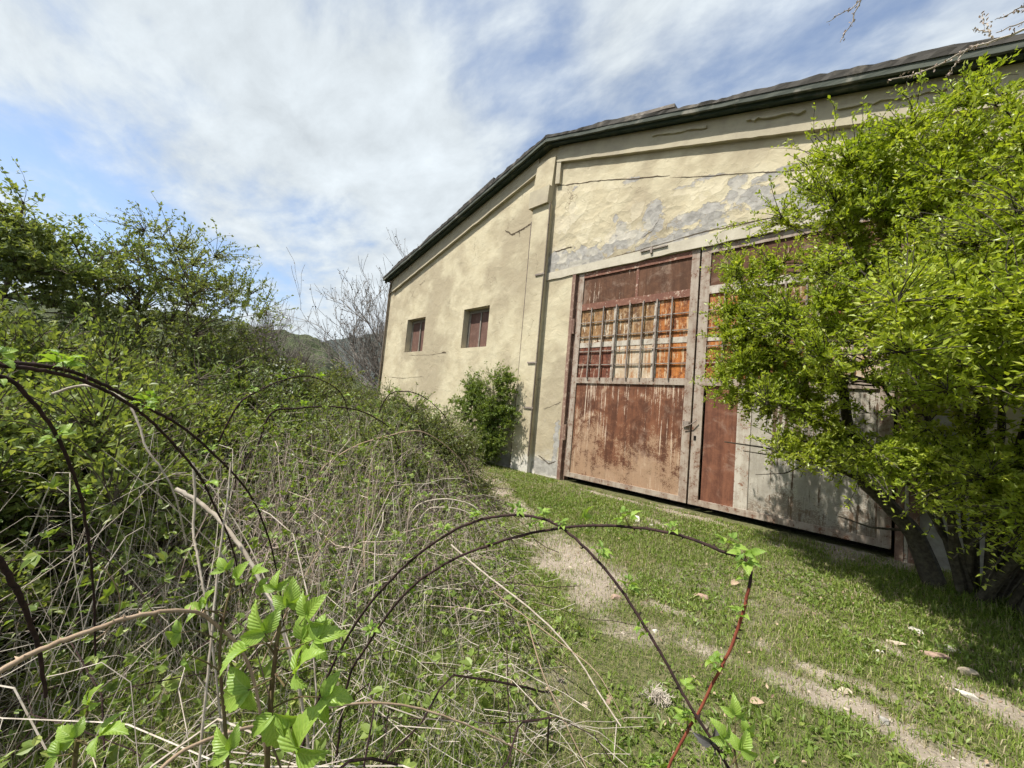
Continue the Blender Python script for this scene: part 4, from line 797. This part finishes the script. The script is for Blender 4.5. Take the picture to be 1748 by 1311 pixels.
# live leaves of the thicket: small sprigs of three leaflets along its stems
ul = G()
def sprigs(P, k, size, gr, top=.25, spread=.05):
    i = rng.integers(0, len(P), k); j = rng.integers(1, P.shape[1], k); C = P[i, j]; es = edge_s(C[:, 0], C[:, 1]); w = fbm(C[:, 0] * 1.3 + 5, C[:, 1] * 1.3 + C[:, 2], 3)
    ok = (w > top) & (np.linalg.norm(C - CAM, axis=1) > 1.0); C = C[ok]; k = len(C); L_ = size * (.55 + .8 * rng.random(k)); ax = rdir(k, .9); nn = rdir(k, 1.8)
    side = unit(np.cross(ax, nn)); C = C + rng.normal(size=C.shape) * spread
    for a in (-1.0, 0, 1.0): gr.leaves(C, unit(ax + side * a * 1.1), nn, L_ * (1 if a == 0 else .8), L_ * .55, OVAL)
sprigs(np.concatenate([Pa[:, :6], Pb[:, :6]]), 12500, .034, ul, .45); sprigs(Pc, 42000, .026, ul, .43, .05); sprigs(Pd[:, :6], 6000, .045, ul, .44)
tag(ul.build('bramble_undergrowth', M['bramble']), kind='stuff')

# ------------------------------------------------------------------ single bramble canes with their leaves
def catmull(P, n=8):
    P = np.array(P, float); Q = np.concatenate([[2 * P[0] - P[1]], P, [2 * P[-1] - P[-2]]]); out = []
    for i in range(1, len(Q) - 2):
        t = np.linspace(0, 1, n, endpoint=False)[:, None]; a, b, c, d = Q[i - 1:i + 3]
        out.append(.5 * (2 * b + (c - a) * t + (2 * a - 5 * b + 4 * c - d) * t ** 2 + (3 * b - a - 3 * c + d) * t ** 3))
    return np.concatenate(out + [P[-1:]])
def leaf_mesh(kind, seed):
    """a bramble leaf: stalk and three (or five) toothed, pleated leaflets; unit leaflet length"""
    r = np.random.default_rng(seed); g = G(uv=True); pet = .55 if kind != 'tuft' else .3
    def tri(o, ax, nn, s, five=False):
        side = unit(np.cross(ax, nn)); e = o + ax * pet * s; g.tubes(np.array([o, o + ax * pet * s * .5 + nn * .03 * s, e + ax * .1 * s]), [.022 * s, .018 * s, .014 * s], 4, 1)
        for a, k in ((0, 1.0), (-1.15, .78), (1.15, .78)) + (((-2.1, .5), (2.1, .5)) if five else ()):
            d = unit(ax * math.cos(a) + side * math.sin(a) + nn * r.uniform(-.35, .1)); g.leaves([e + ax * .1 * s], [d], [nn + r.normal(size=3) * .25], s * k * r.uniform(.9, 1.1), s * k * .66, SERR)
    if kind == 'leaf': tri(np.zeros(3), np.array([0, 1.0, 0]), np.array([0, -.1, 1.0]), 1.0)
    else:
        g.tubes(np.array([[0, 0, 0], [.02, .01, .5], [0, .03, 1.0]]), [.03, .028, .02], 4, 1)
        for k in range(4):
            a = k * 2.4 + r.random(); ax = unit(np.array([math.cos(a), math.sin(a), .55 + .5 * (k == 3)])); tri(np.array([0, 0, .35 + .2 * k]), ax, unit(np.array([-math.cos(a) * .6, -math.sin(a) * .6, 1.0])), .95 - .12 * k)
    me = bpy.data.objects.get('x'); o = g.build('leaf', [M['shoot'], M['cane_green']], smooth=True); d = o.data; bpy.data.objects.remove(o); return d
LEAF = [leaf_mesh('leaf', k) for k in range(3)]; TUFT = [leaf_mesh('tuft', k + 10) for k in range(3)]
def put_leaf(parent, pos, d, up, size, data, mat=None):
    d = Vector(d).normalized(); x = d.cross(Vector(up)).normalized(); z = x.cross(d)
    o = bpy.data.objects.new('leaf', data); COL.objects.link(o); o.parent = parent
    o.matrix_local = Matrix.Translation(Vector(pos)) @ Matrix((x, d, z)).transposed().to_4x4() @ Matrix.Scale(size, 4)
    return o
def cane(label, mats, pts, r, nleaf=0, size=.035, thorns=True, red_from=None, taper=.55, group=None, tufts=True, lr=(.12, .92), name='bramble_cane'):
    P3 = np.array([at(*q) for q in pts]); root_ = empty(name, P3[0], label, 'bramble', group)
    P = catmull(P3 - P3[0]); n = len(P); P[1:-1] += rng.normal(size=(n - 2, 3)) * r * .12
    g = G(); rad = np.linspace(r, r * taper, n)
    if red_from is None: g.tubes(P, rad, 7)
    else: k = int(n * red_from); g.tubes(P[:k + 1], rad[:k + 1], 7); g.tubes(P[k:], rad[k:], 7, 1)
    if thorns:
        k = int(np.linalg.norm(np.diff(P, axis=0), axis=1).sum() / .022); i = rng.integers(1, n - 1, k); T = unit(P[np.minimum(i + 1, n - 1)] - P[i - 1]); o = unit(np.cross(T, rng.normal(size=(k, 3)))); s = r * rng.uniform(.9, 1.7, k)[:, None]; b = P[i] + T * rng.uniform(-.5, .5, (k, 1)) * .02; w = np.cross(T, o)
        V = np.stack([b + T * s * .5, b - T * s * .5, b + w * s * .3, b + o * (r * .7 + s) - T * s * .4], 1); oo = (np.arange(k) * 4)[:, None]
        g.add(V.reshape(-1, 3), None, np.concatenate([np.array([[0, 2, 3]]) + oo, np.array([[2, 1, 3]]) + oo, np.array([[1, 0, 3]]) + oo]))
    g.build('stem', [M[m] for m in mats], root_, smooth=True)
    for k in range(nleaf):
        i = int(n * (lr[0] + (lr[1] - lr[0]) * (k + .5 * rng.random()) / max(nleaf, 1))); i = min(max(i, 1), n - 2); T = unit(P[i + 1] - P[i - 1])
        if tufts and rng.random() < .8: d = unit(np.array([0, 0, 1.0]) + rng.normal(size=3) * .35); f = unit(np.cross(d, rng.normal(size=3))); put_leaf(root_, P[i], f, d, size * rng.uniform(.75, 1.25), TUFT[rng.integers(3)])
        else: d = unit(rng.normal(size=3) + np.array([0, 0, .6])); put_leaf(root_, P[i], d, unit(np.array([0, 0, 1.0]) + rng.normal(size=3) * .4), size * rng.uniform(.9, 1.5), LEAF[rng.integers(3)])
    return root_
cane('dark thorny cane arching highest over the lawn, its tip running off the bottom edge', ['cane_dark'], [(470, 1420, 1.55), (545, 1190, 1.6), (610, 1060, 1.5), (690, 968, 1.38), (770, 908, 1.26), (840, 883, 1.18), (910, 882, 1.12), (965, 905, 1.06), (1040, 980, 1.0), (1110, 1085, .96), (1172, 1195, .93), (1240, 1305, .92), (1330, 1480, .93), (1450, 1800, .95)], .0048, 14, .026)
cane('dark thorny cane arching to the right, bent sharply down and turning red', ['cane_dark', 'cane_red'], [(560, 1420, 1.5), (590, 1180, 1.55), (625, 1105, 1.5), (690, 1015, 1.38), (770, 957, 1.28), (870, 920, 1.18), (960, 901, 1.12), (1050, 898, 1.07), (1150, 911, 1.02), (1230, 940, .99), (1279, 965, .975), (1272, 1030, .97), (1243, 1115, .96), (1192, 1215, .95), (1140, 1311, .94), (1080, 1450, .94), (1000, 1750, .97)], .0045, 15, .028, red_from=.66)
cane('thick black cane arching in from the left edge, the upper of a close pair', ['cane_dark'], [(-420, 900, 1.2), (-200, 690, 1.15), (-60, 622, 1.15), (30, 620, 1.15), (120, 634, 1.18), (200, 668, 1.22), (260, 700, 1.28), (315, 732, 1.36), (380, 790, 1.48), (430, 850, 1.6), (462, 930, 1.75), (478, 1010, 1.9), (485, 1090, 2.0)], .0045, 5, .03)
cane('thick black cane arching in from the left edge, the lower of a close pair', ['cane_dark'], [(-420, 940, 1.1), (-200, 705, 1.06), (-60, 630, 1.06), (30, 627, 1.08), (120, 643, 1.12), (190, 672, 1.16), (250, 712, 1.22), (300, 762, 1.3), (340, 812, 1.4), (360, 850, 1.5), (395, 930, 1.65), (415, 1020, 1.8)], .0043, 4, .03)
cane('black cane curving steeply down at the left below the close pair', ['cane_dark'], [(-300, 760, 1.3), (-120, 640, 1.3), (0, 642, 1.32), (50, 680, 1.34), (92, 735, 1.38), (118, 790, 1.42), (138, 850, 1.5), (152, 930, 1.6), (160, 1020, 1.7), (163, 1120, 1.75)], .0048, 3, .03)
cane('short dark cane at the left edge, below the steep one', ['cane_dark'], [(-160, 880, 1.2), (-20, 940, 1.22), (22, 995, 1.25), (48, 1055, 1.3), (66, 1110, 1.35), (78, 1190, 1.4)], .0062, 1, .03)
pale = [('thick bleached cane slanting down through the middle of the thicket', 'cane_pale', [(300, 835, 1.75), (347, 862, 1.7), (390, 905, 1.62), (425, 955, 1.55), (450, 1005, 1.5), (470, 1045, 1.45), (505, 1150, 1.42), (530, 1300, 1.4)], .0075),
        ('long thin bleached cane standing almost upright beside the young shoot', 'cane_pale', [(325, 1420, 1.15), (340, 1300, 1.18), (355, 1150, 1.22), (372, 970, 1.3), (388, 850, 1.35), (394, 790, 1.38)], .0036),
        ('bleached cane with a kink, left of the long upright one', 'cane_pale', [(330, 790, 1.6), (333, 850, 1.58), (330, 905, 1.55), (338, 955, 1.5), (350, 1020, 1.45), (362, 1100, 1.42), (380, 1250, 1.4)], .0042),
        ('pale cane looping from the dark pair down into the thicket', 'cane_pale', [(90, 672, 1.9), (140, 658, 1.85), (185, 668, 1.8), (218, 688, 1.78), (236, 722, 1.75), (250, 765, 1.72), (275, 800, 1.7), (300, 850, 1.7), (318, 930, 1.75)], .0042),
        ('thick tan cane reaching in from the left edge to the small leaf cluster', 'cane_tan', [(-300, 1330, .85), (-120, 1205, .85), (0, 1145, .86), (70, 1108, .87), (150, 1078, .88), (230, 1052, .9), (310, 1043, .92), (360, 1060, .95), (430, 1150, 1.0), (470, 1400, 1.05)], .0044),
        ('tan cane arching low along the bottom edge right of the shoot', 'cane_tan', [(180, 1420, 1.0), (300, 1290, 1.05), (400, 1248, 1.1), (480, 1232, 1.15), (560, 1208, 1.2), (640, 1200, 1.24), (710, 1208, 1.28), (781, 1231, 1.32), (842, 1258, 1.38), (906, 1292, 1.45)], .0040),
        ('straight bleached stick slanting onto the lawn beside the tan fragment', 'cane_pale', [(770, 930, 2.6), (826, 978, 2.45), (913, 1046, 2.3), (978, 1114, 2.2), (1030, 1195, 2.1), (1060, 1240, 2.05)], .0062),
        ('thin straw stalk crossing beside the straight stick', 'cane_tan', [(842, 1010, 2.2), (900, 1055, 2.15), (960, 1100, 2.1), (1020, 1150, 2.05), (1066, 1232, 2.0)], .0032),
        ('thin brown cane slanting to the bottom edge left of the grey tuft', 'cane_tan', [(900, 1060, 2.0), (920, 1130, 1.9), (942, 1185, 1.85), (975, 1255, 1.8), (1010, 1330, 1.75), (1060, 1450, 1.7)], .0032),
        ('stout weathered stick lying along the bottom edge', 'cane_pale', [(650, 1205, 1.95), (728, 1254, 1.85), (790, 1278, 1.8), (883, 1312, 1.75), (960, 1345, 1.72)], .0105),
        ('pale low arch beside the gravel, upper of two', 'cane_pale', [(690, 910, 3.2), (705, 872, 3.2), (723, 858, 3.2), (752, 852, 3.2), (784, 855, 3.2), (813, 868, 3.2), (838, 905, 3.2)], .0070),
        ('pale low arch beside the gravel, lower of two', 'cane_pale', [(705, 905, 3.0), (728, 872, 3.0), (752, 866, 3.0), (785, 870, 3.0), (806, 882, 3.0), (822, 912, 3.0)], .0052),
        ('pinkish cane arching over the brush pile in front of the climbing shrub', 'cane_tan', [(540, 830, 3.6), (554, 796, 3.6), (608, 761, 3.7), (666, 743, 3.8), (714, 736, 3.9), (752, 754, 4.0), (790, 790, 4.1), (806, 830, 4.1)], .0070)]
for lb, m, pts, r in pale: cane(lb, [m], pts, r, 0, thorns=r < .006, taper=.6)
cane('dark cane forming a flat arch in the middle distance left of the warehouse wall', ['cane_dark'], [(440, 760, 3.8), (464, 705, 3.8), (510, 697, 3.9), (560, 694, 4.0), (610, 700, 4.1), (645, 716, 4.2), (668, 736, 4.3), (690, 790, 4.4)], .0085, 6, .045)
cane('thin dark cane rising toward the valley gap in the middle distance', ['cane_dark'], [(370, 760, 4.2), (406, 692, 4.2), (440, 668, 4.3), (480, 650, 4.4), (520, 642, 4.5), (556, 652, 4.6), (585, 676, 4.7), (600, 730, 4.7)], .0085, 6, .05)
cane('dark arched cane against the foot of the warehouse wall', ['cane_dark'], [(640, 720, 5.6), (662, 676, 5.6), (690, 668, 5.7), (716, 674, 5.8), (742, 692, 5.9), (764, 720, 6.0), (775, 770, 6.0)], .0085, 7, .05)
# leaning stalks nothing tells apart
for k in range(18):
    px, py, d = rng.uniform(40, 640), rng.uniform(860, 1120), rng.uniform(1.5, 2.8); b = at(px, py, d); h_ = rng.uniform(.35, .7); az = rng.uniform(0, 6.28)
    top = b + np.array([math.cos(az) * h_ * .45, math.sin(az) * h_ * .45, h_ * .55]); low = b - np.array([math.cos(az) * h_ * .45, math.sin(az) * h_ * .45, h_ * .55])
    low[2] = max(low[2], float(gz(low[0], low[1]))); top[2] = min(top[2], 1.0)
    if np.linalg.norm(top - CAM) < .9 or np.linalg.norm(low - CAM) < .9: continue
    o = empty('dry_stalk', low, 'thin straight dry stalk leaning in the thicket', 'stalk', 'dry stalks leaning in the thicket'); G().tubes(bez(np.array([[0, 0, 0]]), np.array([top - low]), 9, .09, .0)[0], np.linspace(rng.uniform(.0016, .0028), .0011, 9), 5).build('stem', M[['cane_pale', 'cane_tan', 'cane_pale'][k % 3]], o)

# young shoot in the foreground with big fresh leaves
def shoot(label, stem_pts, leaves, r=.005):
    P3 = np.array([at(*q) for q in stem_pts]); root_ = empty('bramble_shoot', P3[0], label, 'bramble'); P = catmull(P3 - P3[0])
    G().tubes(P, np.linspace(r, r * .5, len(P)), 8).build('stem', M['cane_green'], root_, smooth=True)
    for px, py, dist, ang, size, tilt in leaves:
        size *= rng.uniform(.6, .95); tilt *= rng.uniform(.7, 1.2)
        c = at(px, py, dist) - P3[0]; i = np.argmin(np.linalg.norm(P - c, axis=1)); a = R_(ang)
        d = CR * math.sin(a) + CU * math.cos(a) + np.array([0, 0, .1]) + CF * rng.uniform(-.25, .25); up = unit(-CF * tilt + np.array([0, 0, 1.0]) * (1 - tilt) + rng.normal(size=3) * .15)
        st = c - unit(d) * size * .55
        o = put_leaf(root_, st, d, up, size, LEAF[rng.integers(3)]); G_ = P[max(0, i - 3)]
        lk = G().tubes(bez(G_[None], st[None], 6, .02, .1)[0], np.linspace(.0016, .0012, 6), 5); lk.build('leaf_stalk', M['cane_green'], root_)
shoot('young bramble shoot with large bright toothed leaves, in the bottom foreground', [(470, 1750, .72), (462, 1500, .70), (456, 1311, .68), (462, 1200, .67), (470, 1120, .66), (478, 1060, .66)],
      [(500, 1150, .62, 35, .075, .6), (455, 1085, .66, -40, .062, .55), (425, 1105, .66, -110, .060, .6), (510, 1095, .66, 60, .062, .5), (490, 1040, .68, 10, .045, .4), (530, 1095, .64, 80, .050, .6), (430, 1175, .64, -120, .060, .6), (465, 1215, .63, 170, .055, .7), (500, 1290, .60, 20, .072, .7), (395, 1285, .62, -60, .055, .6), (545, 1190, .64, 95, .058, .7), (470, 1010, .7, -10, .035, .4), (520, 1055, .66, 40, .045, .5)])
shoot('small fresh bramble shoot with pale green leaves, above the large-leaved one', [(400, 1500, .95), (385, 1250, .95), (375, 1120, .95), (385, 1040, .96), (400, 985, .98)], [(345, 1040, .95, -80, .045, .6), (350, 1030, .96, 20, .048, .6), (400, 990, .97, 30, .045, .5), (430, 980, .98, 70, .042, .5), (385, 975, .98, -40, .04, .5), (440, 1000, .97, 110, .035, .6), (310, 1080, .95, -100, .038, .6), (320, 1130, .94, -150, .036, .7)], .0035)
shoot('fresh bramble leaves poking up at the bottom left corner', [(110, 1500, .8), (125, 1330, .8), (135, 1250, .8), (150, 1215, .8)], [(130, 1262, .78, -60, .042, .4), (165, 1255, .78, 70, .045, .3), (150, 1205, .8, 15, .038, .5), (100, 1290, .78, -110, .04, .6)], .0035)
shoot('fresh leaves at the lower right end of the dark arching cane', [(1275, 1480, .9), (1262, 1340, .9), (1255, 1290, .9), (1252, 1250, .9)], [(1262, 1285, .88, 40, .045, .7), (1240, 1265, .88, -30, .042, .7), (1270, 1250, .9, 70, .04, .6), (1255, 1225, .9, 5, .035, .5)], .003)
dk = empty('withered_leaf', at(1215, 1270, .9), 'withered dark grey bramble leaf hanging at the bottom of the dark cane', 'leaf')
gd = G(); cc = np.zeros(3)
for a in (-70, 30, 150): d_ = CR * math.sin(R_(a)) + CU * math.cos(R_(a)); gd.leaves([cc], [d_ + CF * .2], [-CF + CU * .4 + CR * .01 * a], .034, .02, SERR)
gd.build('blade', M['dead'], dk); G().tubes(np.array([[0, 0, 0], at(1240, 1290, .91) - at(1215, 1270, .9)]), .0014, 5).build('leaf_stalk', M['cane_dark'], dk)

# ------------------------------------------------------------------ stones, litter, gravel
import bmesh
def pebble_tmpl(sub):
    bm = bmesh.new(); bmesh.ops.create_icosphere(bm, subdivisions=sub, radius=1.0); v = np.array([x.co[:] for x in bm.verts]); f = np.array([[q.index for q in p.verts] for p in bm.faces]); bm.free(); return v, f
PV, PF = pebble_tmpl(3); QV, QF = pebble_tmpl(1)
smats = dict(white=stone_mat('white_limestone', (.62, .58, .51), (.48, .44, .38)), grey=stone_mat('grey_stone', (.34, .32, .29), (.24, .225, .2)), brick=stone_mat('brick_fragment', (.36, .25, .19), (.26, .18, .14)), tan=stone_mat('tan_stone', (.45, .38, .29), (.34, .28, .21)))
def stone(px, py, w, d, h, m, label, rz=0.0, cat='stone', name='stone', z=-.2):
    p = at(px, py, 1.0); dv = p - CAM
    for _ in range(6): q = CAM + dv * ((z - CAM[2]) / dv[2]); z = float(gz(q[0], q[1]))
    r = np.random.default_rng(int(px * 7 + py)); v = PV.copy(); v = np.sign(v) * np.abs(v) ** .75
    for k in range(11): n = unit(r.normal(size=3)); c = r.uniform(.42, .85); dd = v @ n; v = v - np.maximum(dd - c, 0)[:, None] * n
    v = v * np.array([w, d, h]) / 2; ca, sa = math.cos(rz), math.sin(rz); v = v @ np.array([[ca, sa, 0], [-sa, ca, 0], [0, 0, 1]])
    o = G().add(v, None, PF).build(name, smats[m]); o.location = (q[0], q[1], z + h * .12); tag(o, label, cat)
stone(1086, 889, .17, .13, .12, 'white', 'white stone on the grass before the left door leaf'); stone(1112, 897, .10, .08, .05, 'white', 'small white stone right beside the white one by the door', 1)
stone(1198, 1021, .16, .1, .05, 'brick', 'reddish flat shard at the lower end of the gravel patch', .4); stone(1050, 1022, .13, .09, .06, 'brick', 'dark reddish shard at the edge of the gravel patch', .9)
stone(973, 1045, .06, .05, .05, 'grey', 'small grey stone in the grass below the gravel', .2); stone(1040, 1192, .055, .12, .03, 'brick', 'pinkish tan tile fragment at the end of the straight stick', .15, 'fragment', 'tile_fragment')
stone(1500, 1113, .09, .05, .04, 'white', 'pale chip at the left end of the right-hand rubble', .3); stone(1560, 1078, .12, .07, .05, 'white', 'pale flat stone at the edge of the bush shadow', -.3); stone(1532, 1100, .13, .08, .05, 'tan', 'tan stone between the two pale chips of the rubble', .2)
stone(1600, 1120, .22, .12, .06, 'brick', 'largest reddish stone of the rubble on the right', .35); stone(1648, 1150, .13, .09, .07, 'tan', 'tan stone right of the largest reddish one', .1); stone(1622, 1108, .16, .09, .05, 'grey', 'grey slab behind the largest reddish stone', .5)
stone(1655, 1190, .15, .10, .05, 'white', 'white slab lying alone below the rubble', -.4); stone(1508, 1232, .08, .06, .05, 'grey', 'dark grey stone on the bare track at the lower right', .2);
stone(1445, 1183, .10, .07, .04, 'tan', 'tan pebble on the dry track left of the dark grey stone', .7); stone(1117, 1078, .05, .04, .03, 'white', 'tiny white stone beside the dark cane above the grey tuft', .7); stone(1000, 1205, .05, .05, .03, 'tan', 'small tan clod left of the tile fragment', .2)
def dry_leaf(px, py, ang, size, label, m='drybrown', z=-.2):
    dv = at(px, py, 1.0) - CAM
    for _ in range(6): q = CAM + dv * ((z - CAM[2]) / dv[2]); z = float(gz(q[0], q[1]))
    gl = G().leaves([(0, 0, .015)], [(math.cos(ang), math.sin(ang), .35)], [(.2, -.6, 1)], size, size * .6, SERR); o = gl.build('dry_leaf', M[m]); o.location = (q[0], q[1], z + .01); tag(o, label, 'leaf')
dry_leaf(1248, 1002, 1.0, .10, 'curled pale brown leaf on the grass left of the bent cane'); dry_leaf(1280, 1205, .4, .07, 'pale dry leaf on the grass below the bent cane')
# grey fluffy tuft of dry lichen
p_ = at(1125, 1178, 2.42); p_[2] = float(gz(p_[0], p_[1])) + .035; tf = G(); S_ = rng.normal(size=(170, 3)) * np.array([.02, .02, .009]); tf.tubes(bez(S_, S_ + rdir(170) * np.array([.055, .055, .035]), 6, .35, 0), .0014, 3)
tag(tf.build('lichen_tuft', M['twig']), 'fluffy grey tuft of dry lichen on the lawn beside the dark cane', 'lichen').location = tuple(p_)
# loose gravel on the bare patches, and straw litter
x, y = scatter(60000, -6.5, 1.8, -5.2, -.1); b = bare_of(x, y); k_ = (rng.random(len(x)) < np.clip(b - .42, 0, 1) * .55) & (edge_s(x, y) < .8); x, y = x[k_], y[k_]; k = len(x)
sz = .0035 + .012 * rng.random(k) ** 5; V = (QV[None] * (1 + .35 * rng.normal(size=(k, len(QV), 1)).clip(-1, 1))) * (sz[:, None, None] * np.stack([np.ones(k), .6 + .4 * rng.random(k), .35 + .4 * rng.random(k)], -1)[:, None]) + np.stack([x, y, gz(x, y) + sz * .2], -1)[:, None]
pb = NM('loose_gravel', .9, .2); pb.done(pb.mix(pb.island(), (.50, .43, .34), (.24, .195, .15)))
gv = G().add(V.reshape(-1, 3), None, (QF[None] + (np.arange(k) * len(QV))[:, None, None]).reshape(-1, 3)); tag(gv.build('gravel', pb.m), kind='stuff')

x, y = scatter(5200, -7.5, 1.8, -6.2, -.15); k_ = (fbm(x * 1.1 + 50, y * 1.1, 3) > .44) & (np.hypot(x, y + 6.5) > .9); x, y = x[k_], y[k_]; k = len(x); lt = G()
lt.leaves(np.stack([x, y, gz(x, y) + .015 + .02 * rng.random(k)], -1), rdir(k, .1), rdir(k, 2.2), .012 + .022 * rng.random(k), .007 + .012 * rng.random(k), OVAL)
lmt = NM('brown_leaf_litter', .8, .2); lmt.done(lmt.mix(lmt.island(), (.42, .32, .22), (.17, .115, .075)))
tag(lt.build('leaf_litter', lmt.m), kind='stuff')
